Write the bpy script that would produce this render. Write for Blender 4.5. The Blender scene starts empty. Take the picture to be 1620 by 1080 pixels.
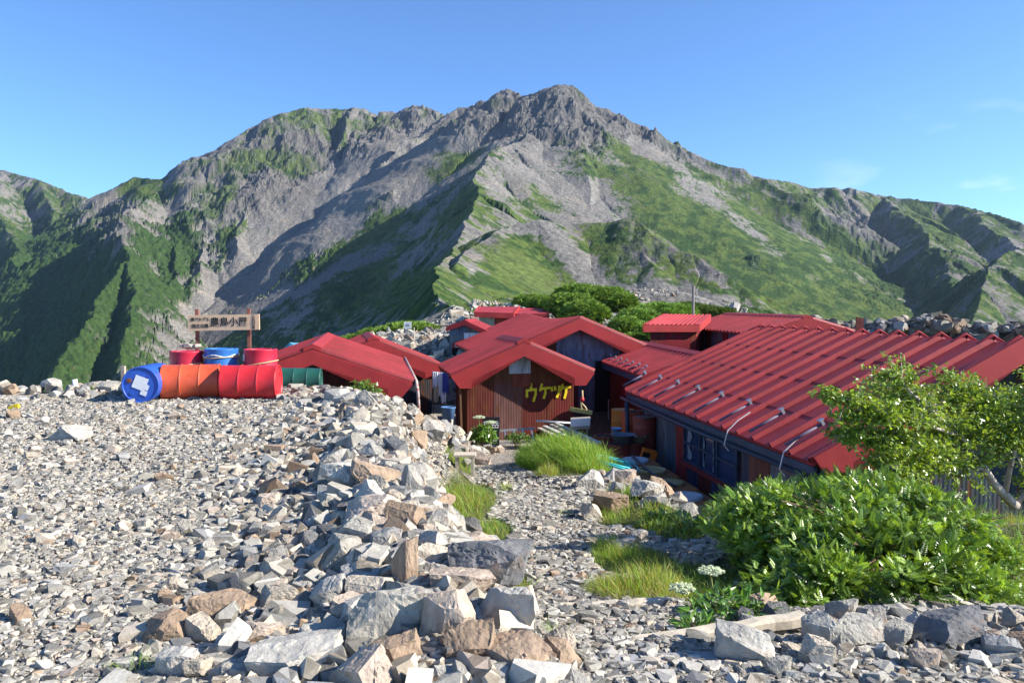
import bpy, bmesh, math, random
import numpy as np
from mathutils import Vector, Matrix

C = bpy.context.scene.collection
SC = bpy.context.scene
FPX = 1260.0
TH = math.atan(60.0/FPX)
CT, ST = math.cos(TH), math.sin(TH)
EYE = 1.6
SUN_EL, SUN_AZ = math.radians(31), math.radians(98)   # azimuth clockwise from +Y

# ---------------------------------------------------------------- camera, world, sun, exposure
cd = bpy.data.cameras.new('camera'); cam = bpy.data.objects.new('camera', cd); C.objects.link(cam)
cam.location = (0, 0, EYE); cam.rotation_euler = (math.pi/2-TH, 0, 0)
cd.sensor_width = 36; cd.lens = 36*FPX/1620; cd.clip_start = 0.05; cd.clip_end = 9000
SC.camera = cam
world = bpy.data.worlds.new('World'); SC.world = world; world.use_nodes = True
wn = world.node_tree; wn.nodes.clear()
wo = wn.nodes.new('ShaderNodeOutputWorld'); wb = wn.nodes.new('ShaderNodeBackground')
sk = wn.nodes.new('ShaderNodeTexSky'); sk.sky_type = 'NISHITA'; sk.sun_disc = False
sk.sun_elevation = SUN_EL; sk.sun_rotation = SUN_AZ; sk.altitude = 2800; sk.air_density = 1.0; sk.dust_density = 0.25; sk.ozone_density = 4
wb.inputs[1].default_value = 0.102
# thin wisps of cloud low on the right of the sky
tc = wn.nodes.new('ShaderNodeTexCoord')
cm = wn.nodes.new('ShaderNodeMapping'); cm.inputs['Scale'].default_value = (5, 5, 16)
cn = wn.nodes.new('ShaderNodeTexNoise'); cn.inputs['Scale'].default_value = 1.7; cn.inputs['Detail'].default_value = 7; cn.inputs['Roughness'].default_value = .55
cr = wn.nodes.new('ShaderNodeMapRange'); cr.inputs[1].default_value = .54; cr.inputs[2].default_value = 1.0
sx = wn.nodes.new('ShaderNodeSeparateXYZ')
m1 = wn.nodes.new('ShaderNodeMapRange'); m1.inputs[1].default_value = .30; m1.inputs[2].default_value = .52   # towards the right
m2 = wn.nodes.new('ShaderNodeMapRange'); m2.inputs[1].default_value = .24; m2.inputs[2].default_value = .12   # low only
mu = wn.nodes.new('ShaderNodeMath'); mu.operation = 'MULTIPLY'; mu2 = wn.nodes.new('ShaderNodeMath'); mu2.operation = 'MULTIPLY'
mx = wn.nodes.new('ShaderNodeMix'); mx.data_type = 'RGBA'; mx.inputs[7].default_value = (7.0, 7.4, 8.0, 1)
L = wn.links.new
L(tc.outputs['Generated'], cm.inputs['Vector']); L(cm.outputs[0], cn.inputs['Vector']); L(cn.outputs[0], cr.inputs[0])
L(tc.outputs['Generated'], sx.inputs[0]); L(sx.outputs[0], m1.inputs[0]); L(sx.outputs[2], m2.inputs[0])
L(m1.outputs[0], mu.inputs[0]); L(m2.outputs[0], mu.inputs[1]); L(mu.outputs[0], mu2.inputs[0]); L(cr.outputs[0], mu2.inputs[1])
L(mu2.outputs[0], mx.inputs[0]); tn = wn.nodes.new('ShaderNodeMix'); tn.data_type = 'RGBA'; tn.blend_type = 'MULTIPLY'; tn.inputs[0].default_value = 1; tn.inputs[7].default_value = (.78, .975, 1.13, 1)
L(sk.outputs[0], tn.inputs[6]); L(tn.outputs[2], mx.inputs[6]); L(mx.outputs[2], wb.inputs[0]); L(wb.outputs[0], wo.inputs[0])
sl = bpy.data.lights.new('sun', 'SUN'); sl.energy = 5.0; sl.angle = math.radians(.5); sl.color = (1, .93, .82)
sun = bpy.data.objects.new('sun', sl); C.objects.link(sun)
sdir = Vector((math.cos(SUN_EL)*math.sin(SUN_AZ), math.cos(SUN_EL)*math.cos(SUN_AZ), math.sin(SUN_EL)))
sun.rotation_euler = sdir.to_track_quat('Z', 'Y').to_euler()
SC.view_settings.view_transform = 'Standard'; SC.view_settings.look = 'None'
SC.view_settings.exposure = 1.18; SC.view_settings.gamma = 1
SC.cycles.max_bounces = 6; SC.cycles.volume_bounces = 0; SC.cycles.transparent_max_bounces = 8

# ---------------------------------------------------------------- helpers
rng = np.random.default_rng(7); random.seed(7)
def W(px, py, Y):
    u = (px-810)/FPX; v = (540-py)/FPX
    s = Y/(CT+v*ST)
    return Vector((u*s, Y, EYE+s*(-ST+v*CT)))
def topix(x, y, z):
    d = y*CT-(z-EYE)*ST; d = np.where(d < .1, .1, d)
    v = (y*ST+(z-EYE)*CT)/d
    return 810+FPX*x/d, 540-FPX*v
def sstep(a, b, x):
    t = np.clip((x-a)/(b-a), 0, 1); return t*t*(3-2*t)

_pr = np.random.default_rng(99)
PERM = np.concatenate([_pr.permutation(256)]*3).astype(np.int32)
GA = _pr.uniform(0, 2*np.pi, 256); GX, GY = np.cos(GA), np.sin(GA)
def perlin(x, y):
    xi = np.floor(x).astype(np.int64); yi = np.floor(y).astype(np.int64)
    xf = x-xi; yf = y-yi; xi &= 255; yi &= 255
    u = xf*xf*xf*(xf*(xf*6-15)+10); v = yf*yf*yf*(yf*(yf*6-15)+10)
    def g(ix, iy, fx, fy):
        h = PERM[PERM[ix & 255]+(iy & 255)]; return GX[h]*fx+GY[h]*fy
    a = g(xi, yi, xf, yf); b = g(xi+1, yi, xf-1, yf); c = g(xi, yi+1, xf, yf-1); d = g(xi+1, yi+1, xf-1, yf-1)
    return ((a+u*(b-a))+v*((c+u*(d-c))-(a+u*(b-a))))*1.5
def fbm(x, y, o=5, g=.5, off=0.):
    s = 0; a = 1; n = 0; f = 1.
    for i in range(o):
        s = s+a*perlin(x*f+off+i*17.3, y*f-off*1.7+i*9.1); n += a; a *= g; f *= 2.03
    return s/n
def ridged(x, y, o=5, g=.55, off=0.):
    s = 0; a = 1; n = 0; f = 1.; w = 1.
    for i in range(o):
        r = (1-np.abs(perlin(x*f+off+i*7.7, y*f+off*.6-i*5.3)))**2
        s = s+a*r*w; w = np.clip(r*1.4, 0, 1); n += a; a *= g; f *= 2.07
    return s/n
def worley(x, y, seed=0):
    xi = np.floor(x).astype(np.int64); yi = np.floor(y).astype(np.int64)
    best = np.full(x.shape, 9.); 
    for dx in (-1, 0, 1):
        for dy in (-1, 0, 1):
            h = PERM[PERM[(xi+dx+seed) & 255]+((yi+dy) & 255)]
            px = xi+dx+GX[h]*.35+.5; py = yi+dy+GY[h]*.35+.5
            best = np.minimum(best, (x-px)**2+(y-py)**2)
    return np.sqrt(best)

def origin(p):
    while p is not None and '_o' not in p: p = p.parent
    return p['_o'] if p is not None else None
def npmesh(name, V, F, mat=None, parent=None, col=None, smooth=False, mats=None, midx=None):
    """V (n,3) world coordinates, F (m,k) or list of arrays of faces; one mesh object"""
    V = np.asarray(V, dtype=np.float32).reshape(-1, 3).copy()
    org = origin(parent)
    if org is not None: V -= np.array(org, dtype=np.float32)
    me = bpy.data.meshes.new(name)
    Fs = F if isinstance(F, list) else [F]
    Fs = [np.asarray(f, dtype=np.int32) for f in Fs if len(f)]
    me.vertices.add(len(V)); me.vertices.foreach_set('co', V.ravel())
    nl = sum(f.size for f in Fs); nf = sum(len(f) for f in Fs)
    me.loops.add(nl); me.loops.foreach_set('vertex_index', np.concatenate([f.ravel() for f in Fs]))
    st = []; o = 0
    for f in Fs:
        k = f.shape[1]; st.append(o+np.arange(len(f))*k); o += f.size
    me.polygons.add(nf); me.polygons.foreach_set('loop_start', np.concatenate(st).astype(np.int32))
    me.update(calc_edges=True); me.validate()
    if smooth is not None: me.polygons.foreach_set('use_smooth', np.full(len(me.polygons), bool(smooth)))
    if col is not None:
        ca = me.color_attributes.new('Col', 'FLOAT_COLOR', 'POINT')
        c4 = np.ones((len(V), 4), dtype=np.float32); c4[:, :3] = col
        ca.data.foreach_set('color', c4.ravel())
    if mat is not None: me.materials.append(mat)
    if mats:
        for m in mats: me.materials.append(m)
        me.polygons.foreach_set('material_index', np.asarray(midx, dtype=np.int32))
    ob = bpy.data.objects.new(name, me); C.objects.link(ob)
    if parent is not None: ob.parent = parent
    return ob
def tag(o, label=None, cat=None, group=None, kind=None):
    if label: o['label'] = label
    if cat: o['category'] = cat
    if group: o['group'] = group
    if kind: o['kind'] = kind
    return o
def thing(name, loc, label, cat, group=None):
    o = bpy.data.objects.new(name, None); C.objects.link(o); o.location = loc; o.empty_display_size = .2
    o['_o'] = tuple(loc); return tag(o, label, cat, group)

class MB:
    """collects boxes, tubes, lathes and patches in world coordinates; build() links them as ONE mesh"""
    def __init__(s): s.v = []; s.q = []; s.t = []; s.c = []; s.n = 0
    def add(s, V, Q=None, T=None, col=(1, 1, 1)):
        V = np.asarray(V, dtype=float).reshape(-1, 3)
        s.v.append(V)
        if Q is not None and len(Q): s.q.append(np.asarray(Q)+s.n)
        if T is not None and len(T): s.t.append(np.asarray(T)+s.n)
        c = np.ones((len(V), 3))*np.asarray(col); s.c.append(c); s.n += len(V)
    def hexa(s, p, col=(1, 1, 1)):      # 8 points: bottom ring 0-3, top ring 4-7
        s.add([tuple(a) for a in p], Q=[(3, 2, 1, 0), (4, 5, 6, 7), (0, 1, 5, 4), (1, 2, 6, 5), (2, 3, 7, 6), (3, 0, 4, 7)], col=col)
    def box(s, c, size, X=(1, 0, 0), Y=(0, 1, 0), Z=(0, 0, 1), col=(1, 1, 1)):
        c = Vector(c); X = Vector(X).normalized()*size[0]/2; Y = Vector(Y).normalized()*size[1]/2; Z = Vector(Z).normalized()*size[2]/2
        s.hexa([c-X-Y-Z, c+X-Y-Z, c+X+Y-Z, c-X+Y-Z, c-X-Y+Z, c+X-Y+Z, c+X+Y+Z, c-X+Y+Z], col)
    def bar(s, a, b, w, h, up=(0, 0, 1), col=(1, 1, 1)):
        a = Vector(a); b = Vector(b); d = (b-a); l = d.length; d.normalize()
        sd = d.cross(Vector(up)).normalized(); u = sd.cross(d).normalized()
        s.box((a+b)/2, (w, l, h), sd, d, u, col)
    def tube(s, pts, r, n=8, col=(1, 1, 1), caps=True):
        P = [Vector(p) for p in pts]; m = len(P); R = r if hasattr(r, '__len__') else [r]*m
        V = []; prev = None
        for i, p in enumerate(P):
            d = (P[min(i+1, m-1)]-P[max(i-1, 0)]).normalized()
            if prev is None: a = d.orthogonal().normalized()
            else:
                a = prev-d*prev.dot(d); a = a.normalized() if a.length > 1e-6 else d.orthogonal().normalized()
            prev = a; b = d.cross(a)
            for k in range(n):
                t = 2*math.pi*k/n; V.append(p+(a*math.cos(t)+b*math.sin(t))*R[i])
        Q = [(i*n+k, i*n+(k+1) % n, (i+1)*n+(k+1) % n, (i+1)*n+k) for i in range(m-1) for k in range(n)]
        T = []
        if caps:
            V += [P[0], P[-1]]; a, b = m*n, m*n+1
            for k in range(n): T += [(a, (k+1) % n, k), (b, (m-1)*n+k, (m-1)*n+(k+1) % n)]
        s.add([tuple(v) for v in V], Q, T, col)
    def lathe(s, base, axis, prof, n=32, col=(1, 1, 1)):
        base = Vector(base); ax = Vector(axis).normalized(); a = ax.orthogonal().normalized(); b = ax.cross(a)
        V = []; Q = []; m = len(prof)
        for (r, h) in prof:
            for k in range(n):
                t = 2*math.pi*k/n; V.append(tuple(base+ax*h+(a*math.cos(t)+b*math.sin(t))*r))
        for i in range(m-1):
            for k in range(n): Q.append((i*n+k, i*n+(k+1) % n, (i+1)*n+(k+1) % n, (i+1)*n+k))
        s.add(V, Q, col=col)
    def build(s, name, mat, parent=None, smooth=False, col=False):
        V = np.concatenate(s.v); F = []
        if s.q: F.append(np.concatenate(s.q))
        if s.t: F.append(np.concatenate(s.t))
        return npmesh(name, V, F, mat, parent, np.concatenate(s.c) if col else None, smooth)

# ---------------------------------------------------------------- materials
def mat(name, color=(.5, .5, .5), rough=.8, vcol=None, nscale=None, namp=.25, bump=0, bscale=20., metal=0, spec=.3, dark=None, dthr=(.55, .7), dscale=3., objcol=False, stretch=None, rnd=0):
    m = bpy.data.materials.new(name); m.use_nodes = True; nt = m.node_tree; b = nt.nodes['Principled BSDF']
    N = nt.nodes.new; K = nt.links.new
    b.inputs['Roughness'].default_value = rough; b.inputs['Metallic'].default_value = metal
    b.inputs['Specular IOR Level'].default_value = spec
    src = None
    if vcol:
        a = N('ShaderNodeAttribute'); a.attribute_name = 'Col'; src = a.outputs['Color']
    elif objcol:
        a = N('ShaderNodeObjectInfo'); src = a.outputs['Color']
    else:
        a = N('ShaderNodeRGB'); a.outputs[0].default_value = (*color, 1); src = a.outputs[0]
    g = N('ShaderNodeNewGeometry'); vec = g.outputs['Position']
    if objcol or stretch:
        t = N('ShaderNodeTexCoord'); vec = t.outputs['Object'] if objcol else g.outputs['Position']
    if stretch:
        mp = N('ShaderNodeMapping'); mp.inputs['Scale'].default_value = stretch; K(vec, mp.inputs['Vector']); vec2 = mp.outputs[0]
    else: vec2 = vec
    def noise(sc, det=5, v=None, ro=.6):
        n = N('ShaderNodeTexNoise'); n.inputs['Scale'].default_value = sc; n.inputs['Detail'].default_value = det; n.inputs['Roughness'].default_value = ro
        K(v if v is not None else vec, n.inputs['Vector']); return n.outputs[0]
    if nscale:
        n = noise(nscale, v=vec2); r = N('ShaderNodeMapRange'); r.inputs[1].default_value = .25; r.inputs[2].default_value = .75
        r.inputs[3].default_value = 1-namp; r.inputs[4].default_value = 1+namp; K(n, r.inputs[0])
        x = N('ShaderNodeVectorMath'); x.operation = 'SCALE'; K(src, x.inputs[0]); K(r.outputs[0], x.inputs['Scale']); src = x.outputs[0]
    if dark:
        n = noise(dscale, 7, v=vec2, ro=.68); r = N('ShaderNodeMapRange'); r.inputs[1].default_value = dthr[0]; r.inputs[2].default_value = dthr[1]; K(n, r.inputs[0])
        x = N('ShaderNodeMix'); x.data_type = 'RGBA'; x.inputs[7].default_value = (*dark, 1); K(r.outputs[0], x.inputs[0]); K(src, x.inputs[6]); src = x.outputs[2]
    K(src, b.inputs['Base Color'])
    if bump:
        n = noise(bscale, 6); bp = N('ShaderNodeBump'); bp.inputs['Strength'].default_value = 1; bp.inputs['Distance'].default_value = bump
        K(n, bp.inputs['Height']); K(bp.outputs[0], b.inputs['Normal'])
    return m
# ---------------------------------------------------------------- terrain: mountain ridges (px, py, distance)
def R_(*pts): return [tuple(W(*p)) for p in pts]
RIDGES = [  # (points, slope left of travel, slope right of travel, softness D)
    # skyline, walked from far left to far right: left of travel = away from us
    (R_((-300, 330, 1900), (-80, 275, 1900), (0, 268, 1850), (50, 281, 1800), (100, 300, 1750), (135, 312, 1700), (155, 318, 1680)), .8, .75, 3000),
    (R_((155, 318, 1650), (180, 300, 1500), (215, 280, 1420), (250, 283, 1380), (280, 292, 1300), (330, 258, 1330), (370, 214, 1350), (400, 200, 1380), (430, 185, 1400), (480, 170, 1430),
        (525, 172, 1450), (570, 172, 1450), (600, 181, 1470), (625, 176, 1450), (650, 163, 1430), (680, 170, 1420), (705, 180, 1400), (735, 174, 1330), (757, 163, 1290), (775, 164, 1250), (800, 143, 1200),
        (822, 155, 1180), (845, 148, 1160), (858, 143, 1150), (882, 133, 1130), (905, 139, 1130)), .8, .78, 4000),
    (R_((905, 139, 1130), (925, 157, 1130), (960, 178, 1140), (1000, 197, 1150), (1040, 216, 1160), (1080, 236, 1170), (1130, 258, 1180), (1200, 281, 1200), (1290, 296, 1230), (1360, 302, 1250),
        (1400, 309, 1250), (1450, 314, 1230), (1510, 323, 1200), (1570, 337, 1150), (1620, 352, 1100), (1700, 385, 1050), (1850, 420, 1000)), .8, .70, 6000),
    # central spur from the summit down to the huts
    (R_((884, 135, 1128), (862, 175, 1080), (842, 210, 1020), (805, 228, 950), (770, 243, 880), (757, 275, 800), (752, 308, 700), (745, 345, 580), (725, 380, 460), (700, 412, 350), (690, 440, 240), (686, 458, 160), (690, 471, 110), (700, 480, 75), (712, 487, 56), (725, 500, 46)), .58, 1.08, 6000),
    # rib of the near knoll right of the spur
    (R_((722, 392, 420), (760, 372, 425), (800, 358, 430), (850, 348, 440), (900, 354, 450), (955, 352, 450), (1000, 347, 440), (1030, 365, 420), (1062, 388, 405), (1100, 403, 395), (1130, 424, 380), (1180, 452, 370), (1250, 484, 365), (1400, 540, 370)), .9, .58, 700),
    # knoll outcrop towards us
    (R_((1000, 350, 438), (1012, 380, 415), (1040, 420, 385)), .5, .6, -150),
    # rocky band at the foot of the spur
    (R_((800, 358, 430), (740, 388, 380), (722, 420, 320)), .5, .7, 600),
    # right-hand spurs (their left faces are in shade)
    (R_((1390, 309, 1250), (1430, 335, 1100), (1465, 368, 950), (1490, 410, 830), (1515, 470, 720), (1545, 560, 630)), .5, .82, 5000),
    (R_((1520, 326, 1190), (1555, 350, 1060), (1590, 372, 940), (1625, 405, 840), (1660, 460, 740), (1700, 560, 620)), .55, .85, 5000),
    (R_((1900, 330, 760), (1750, 362, 740), (1660, 386, 710), (1605, 396, 680), (1572, 420, 640), (1552, 455, 590), (1545, 510, 540)), .6, .85, 5000),
    # minor ribs running down the right face
    (R_((1080, 236, 1170), (1110, 290, 1060), (1170, 350, 950), (1230, 400, 860)), .45, .6, -700),
    (R_((1200, 281, 1200), (1260, 340, 1100), (1310, 385, 1020)), .42, .65, -600),
    (R_((930, 160, 1125), (945, 215, 1050), (960, 260, 980), (985, 300, 900)), .6, .9, -500),
    (R_((882, 133, 1130), (900, 200, 1060), (880, 235, 1000), (850, 255, 950)), .6, .9, -500),
    # left mountain buttresses
    (R_((480, 170, 1430), (470, 230, 1330), (480, 300, 1230), (470, 345, 1150)), .5, 1.2, 1200),
    (R_((370, 214, 1350), (375, 260, 1270), (385, 300, 1200), (385, 345, 1120), (370, 390, 1040)), .7, 1.5, 1000),
    (R_((650, 163, 1430), (640, 200, 1390), (625, 235, 1340), (560, 270, 1290)), .55, 1.4, 900),
    (R_((330, 258, 1330), (325, 300, 1230), (330, 350, 1130), (318, 400, 1040), (300, 450, 950)), .7, 1.5, 1200),
    (R_((280, 292, 1290), (240, 310, 1180), (195, 335, 1060), (188, 370, 980), (200, 410, 900), (160, 470, 800), (120, 540, 700), (60, 640, 600)), .8, 1.4, 1200),
    (R_((200, 410, 900), (215, 470, 800), (200, 540, 700), (190, 620, 620)), .8, 1.3, 1200),
    (R_((280, 292, 1290), (262, 330, 1190), (275, 380, 1080), (280, 430, 980), (262, 480, 880)), .75, 1.5, 1000),
    (R_((60, 284, 1790), (85, 330, 1600), (75, 380, 1450), (50, 430, 1300)), .6, 1.2, 1500),
    (R_((0, 268, 1850), (-10, 340, 1500), (25, 380, 1300), (20, 450, 1100), (-30, 560, 900)), .6, 1.4, 1500),
    # gravel hump behind the huts on the right
    (R_((712, 487, 56), (790, 478, 70), (900, 468, 85), (1000, 458, 92), (1070, 462, 92), (1130, 478, 90), (1200, 494, 92), (1300, 506, 90), (1450, 530, 80)), .45, .12, -60),
]
def ridge_height(x, y):
    best = np.full(x.shape, -1e9); sec = np.full(x.shape, -1e9); bs = np.zeros(x.shape); bd = np.zeros(x.shape); bi = np.zeros(x.shape)
    for ri, (P, sl_, sr_, D) in enumerate(RIDGES):
        acc = 0; prev = best.copy(); own = np.full(x.shape, -1e9)
        for a, b in zip(P[:-1], P[1:]):
            dx, dy = b[0]-a[0], b[1]-a[1]; l2 = dx*dx+dy*dy; l = math.sqrt(l2)
            t = np.clip(((x-a[0])*dx+(y-a[1])*dy)/l2, 0, 1)
            qx = a[0]+t*dx-x; qy = a[1]+t*dy-y; d = np.sqrt(qx*qx+qy*qy)+1e-6
            side = (qx*dy-qy*dx)/(d*l)              # +1: point lies left of travel
            s = sr_+(sl_-sr_)*(side*.5+.5)
            h = a[2]+t*(b[2]-a[2])-(s*d/(1+d/(D+3000)) if D > 0 else s*d-d*d/D)
            own = np.maximum(own, h); m = h > best
            best = np.where(m, h, best); bs = np.where(m, acc+t*l, bs); bd = np.where(m, d, bd); bi = np.where(m, ri, bi)
            acc += l
        sec = np.maximum(sec, np.minimum(prev, own))
    return best, bs, bd, best-sec
def mountain(x, y, full=True):
    r = np.hypot(x, y)
    k = np.clip(r/1000, .02, 1.3)                  # features grow with distance from the ridge at the huts
    wx = x+14*k*fbm(x/(60*k), y/(60*k), 3, off=3); wy = y+14*k*fbm(x/(60*k), y/(60*k), 3, off=8)
    kk = np.where(r < 250, .22, np.where(r < 520, .45, 1.0))
    wamp = k*.8*sstep(20, 200, r)
    wx = x+wamp*16*fbm(x/70, y/70, 4, off=3); wy = y+wamp*16*fbm(x/70, y/70, 4, off=8)
    h, s, d, gap = ridge_height(wx, wy)
    fade = d/(d+18)
    g1 = ridged(s/75, d/330, 3, off=2)-.5
    g2 = ridged(s/26, d/120, 3, off=5)-.5
    h = h+(g1*34*k+g2*12*k)*fade*sstep(120, 600, r)*sstep(0, 30*k, gap)
    rock = sstep(-.05, .30, fbm(x/130, y/130, 4, off=11)+.25*fbm(x/25, y/25, 3, off=4))
    px, py = topix(x, y, h)
    def G(cx, cy, rx, ry, a=0):
        c, s_ = math.cos(math.radians(a)), math.sin(math.radians(a)); dx, dy = px-cx, py-cy
        return np.exp(-(((dx*c+dy*s_)/rx)**2+((-dx*s_+dy*c)/ry)**2))
    far = sstep(560, 700, r); mid = 1-far
    rk = (1.1*G(895, 185, 95, 60, 25)+G(790, 190, 80, 45)+.9*G(1010, 215, 110, 22, 28)+1.0*G(400, 290, 120, 75)+.9*G(640, 200, 60, 45)+.9*G(500, 220, 90, 50)+1.1*G(175, 360, 45, 55, 60)+.7*G(600, 300, 60, 60)+.5*G(880, 285, 70, 22, 30)
          + .8*G(1400, 360, 45, 60)+.5*G(60, 330, 60, 60)+.7*G(1320, 345, 90, 25, 35)+.6*G(330, 400, 30, 60)+.5*G(170, 530, 30, 25)+.5*G(1200, 410, 30, 22))*far
    rk = rk+(1.2*G(1040, 385, 55, 28, 25)+1.0*G(1000, 395, 30, 45)+.9*G(770, 385, 55, 18, -25)+.8*G(1130, 430, 60, 20, 40)+.5*G(720, 425, 20, 12)+.5*G(900, 352, 60, 8))*mid
    gr = (.8*G(450, 260, 110, 60)+.7*G(620, 215, 60, 25)+.7*G(830, 320, 60, 60)+.6*G(940, 290, 80, 50)+1.2*G(420, 225, 70, 25, -20)+.8*G(520, 200, 120, 20)+.9*G(350, 340, 30, 60)+.8*G(1000, 245, 60, 20, 30)+.7*G(880, 240, 25, 40)+1.0*G(720, 330, 45, 70, 20)+1.2*G(1160, 380, 190, 70, 28)+.8*G(1060, 290, 60, 35, 30)+1.2*G(1280, 420, 160, 70, 30)+1.0*G(1250, 310, 120, 25, 10)+1.4*G(1480, 350, 110, 40)+1.2*G(1500, 470, 160, 60)+.8*G(450, 222, 60, 22, -20)
          + 1.0*G(560, 440, 110, 60)+1.8*G(100, 520, 110, 110)+1.2*G(215, 295, 55, 25)+1.2*G(255, 420, 40, 80)+1.0*G(80, 330, 40, 60)+1.0*G(10, 420, 30, 90)+.6*G(700, 250, 40, 30)+.8*G(310, 420, 40, 30)+.5*G(960, 330, 50, 20, 40)+.9*G(610, 360, 50, 50)
          + .9*G(430, 370, 18, 20)+.5*G(500, 185, 120, 15))*far
    gr = gr+(.8*G(1040, 400, 70, 40)+.6*G(760, 400, 60, 30)+.7*G(900, 420, 60, 40)+1.3*G(620, 450, 130, 60)+1.3*G(780, 445, 70, 40, -20)+1.2*G(700, 470, 90, 22)+1.2*G(930, 370, 70, 20, 5)+1.2*G(955, 410, 32, 50)+1.1*G(1130, 460, 90, 25, 20)+.9*G(850, 380, 60, 20)+1.2*G(1090, 410, 25, 16)+.9*G(870, 440, 60, 25)+1.2*G(1230, 470, 90, 30))*mid
    sc = (.75*G(860, 290, 75, 45, 35)+1.1*G(950, 320, 110, 22, 38)+1.2*G(1080, 270, 140, 12, 33)+1.3*G(1180, 360, 190, 11, 36)+1.1*G(1390, 455, 90, 9, 30)+1.6*G(430, 400, 210, 42, -40)+1.2*G(240, 440, 18, 80, 5)+1.0*G(560, 300, 110, 40, -38)
          + .9*G(1320, 350, 70, 12, 60)+.6*G(800, 260, 20, 40)+1.1*G(620, 250, 70, 22, -35)+.9*G(1290, 385, 70, 9, 42)+.6*G(1170, 300, 60, 9, 36))*far
    sc = sc+(1.2*G(900, 405, 55, 14, 50)+1.0*G(850, 365, 60, 12)+1.1*G(745, 440, 12, 40, 20)+1.0*G(935, 425, 60, 14, 50)+.9*G(1050, 440, 45, 16, 30)+.8*G(700, 480, 20, 10)+1.4*G(1060, 470, 100, 12, 8))*mid
    n1 = fbm(x/60, y/60, 5, off=21); n2 = fbm(x/14, y/14, 5, off=31); n3 = fbm(x/4, y/4, 3, off=41)
    q = sstep(60, 350, r)
    nst = fbm(s/16, d/130, 4, off=15)*sstep(60, 200, r); nn = n1*.7+n2*.6*(1-.3*q)+n3*.45+nst*.75
    lum = .80*np.minimum(gr, 1.15)-sc*.72+nn*1.75+.13+.9*G(90, 500, 170, 130)*far
    green = sstep(.25, .60, lum-rk*.42)
    rocky = sstep(.35, .8, rk+n2*.6+n1*.3-sc*.5)
    # relief: crags where rocky, low bumps where scrub, smooth scree elsewhere
    cr1 = ridged(x/75+.2*n2, y/75, 5, .5, off=51)-.45
    cr2 = ridged(x/22, y/22, 4, .5, off=61)-.45
    ka = np.where(r < 560, r/1000, 1.0)*1.0
    h = h+rocky*(cr1*24+cr2*6)*np.clip(ka, .03, 1)*(.35+.65*d/(d+45))
    stepx = fbm(x/9, y/9, 3, off=71)
    h = h+(stepx*1.6+n3*.7)*ka*(.35+.65*rocky)
    forest = sstep(.3, .7, (1.2*G(110, 500, 190, 160)+.9*G(255, 430, 70, 110)+.8*G(330, 440, 60, 60)+.6*G(500, 440, 120, 70)+.5*G(1480, 440, 200, 90))*far+nn*.3)*green
    bw = worley(x/7.5, y/7.5, 3)
    h = h+forest*(6.0*(1-bw)+1.5*stepx)
    # dwarf pine mats on the nearer ridge
    pw = worley(x/1.9+.5*n3, y/1.9, 9)
    pm = green*(1-q)*sstep(40, 70, r)
    h = h+pm*(.75*(1-pw)+.35*n3)*np.clip(r/110, .4, 1.6)
    rubb = (1-green)*(1-sstep(150, 500, r))*sstep(30, 50, r)
    h = h+rubb*.16*(1-worley(x/.8, y/.8, 4))*np.clip(r/80, .3, 1.2)
    if not full: return h
    craq = np.where(np.abs(perlin(x/9+n2, y/9))+np.abs(perlin(x/4, y/4+n2))*.5 < .10, .55, 1.)[:, None]
    ck = craq*np.array([.112, .107, .100])*(1+.45*n3[:, None]*1+.35*n2[:, None])
    cs = np.array([.162, .154, .142])*(1+.22*n3[:, None]+.45*nst[:, None]+.25*fbm(x/2.2, y/2.2, 2, off=81)[:, None])
    bleach = sstep(.15, .5, fbm(x/30, y/30, 4, off=91))[:, None]
    cs = cs*(1+.12*bleach)+np.array([.02, .008, -.004])*bleach
    cg = np.array([.070, .100, .024])*(1+.6*n3[:, None]+.45*n2[:, None]+.5*nst[:, None])
    cd_ = np.array([.030, .058, .016])*(1+.5*n3[:, None])
    dk = sstep(.35, .75, forest*(.55+.45*(bw > .25))+.75*pm*sstep(-.2, .25, n2)+.75*sstep(-.15, .25, n2+.5*nst+.4*n3))[:, None]
    cgr = cg*(1-dk)+cd_*dk
    mead = (sstep(.05, .35, n1)*mid*green*(1-pm))[:, None]
    cgr = cgr*(1-.5*mead)+np.array([.11, .14, .045])*.5*mead
    cc = cs*(1-rocky[:, None])+ck*rocky[:, None]
    gg = (green*(1-.55*rocky*sstep(-.1, .3, n3)))[:, None]
    col = np.clip(cc*(1-gg)+cgr*gg, .01, .6)
    return h, col

# ---------------------------------------------------------------- terrain near the huts
EDGE = [(1.2, -3), (.35, 2.4), (.08, 3.4), (-.46, 5.3), (-.95, 7.2), (-1.5, 9.6), (-1.95, 11.9), (-2.5, 13.5), (-3.3, 14.5), (-5, 14.75), (-7, 14.7), (-9.5, 14.2), (-14, 13.2), (-30, 10), (-60, 6), (-60, -3)]
ZR = np.array([(-50, 0), (3.7, 0), (3.85, -.12), (4.6, -.2), (4.75, -.33), (6.3, -.58), (9.3, -.97), (13.5, -1.45), (19.4, -1.95), (22, -2.1), (27, -1.8), (33, -.85), (42, .3), (50, .8), (60, 1.2), (80, 1.5)])
def poly_dist(x, y, P):
    d = np.full(x.shape, 1e9); ins = np.zeros(x.shape, bool)
    for (ax, ay), (bx, by) in zip(P, P[1:]+P[:1]):
        dx, dy = bx-ax, by-ay; t = np.clip(((x-ax)*dx+(y-ay)*dy)/(dx*dx+dy*dy), 0, 1)
        d = np.minimum(d, np.hypot(ax+t*dx-x, ay+t*dy-y))
        c = ((ay > y) != (by > y)) & (x < (bx-ax)*(y-ay)/np.where(by == ay, 1e-9, by-ay)+ax); ins ^= c
    return np.where(ins, -d, d)
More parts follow.
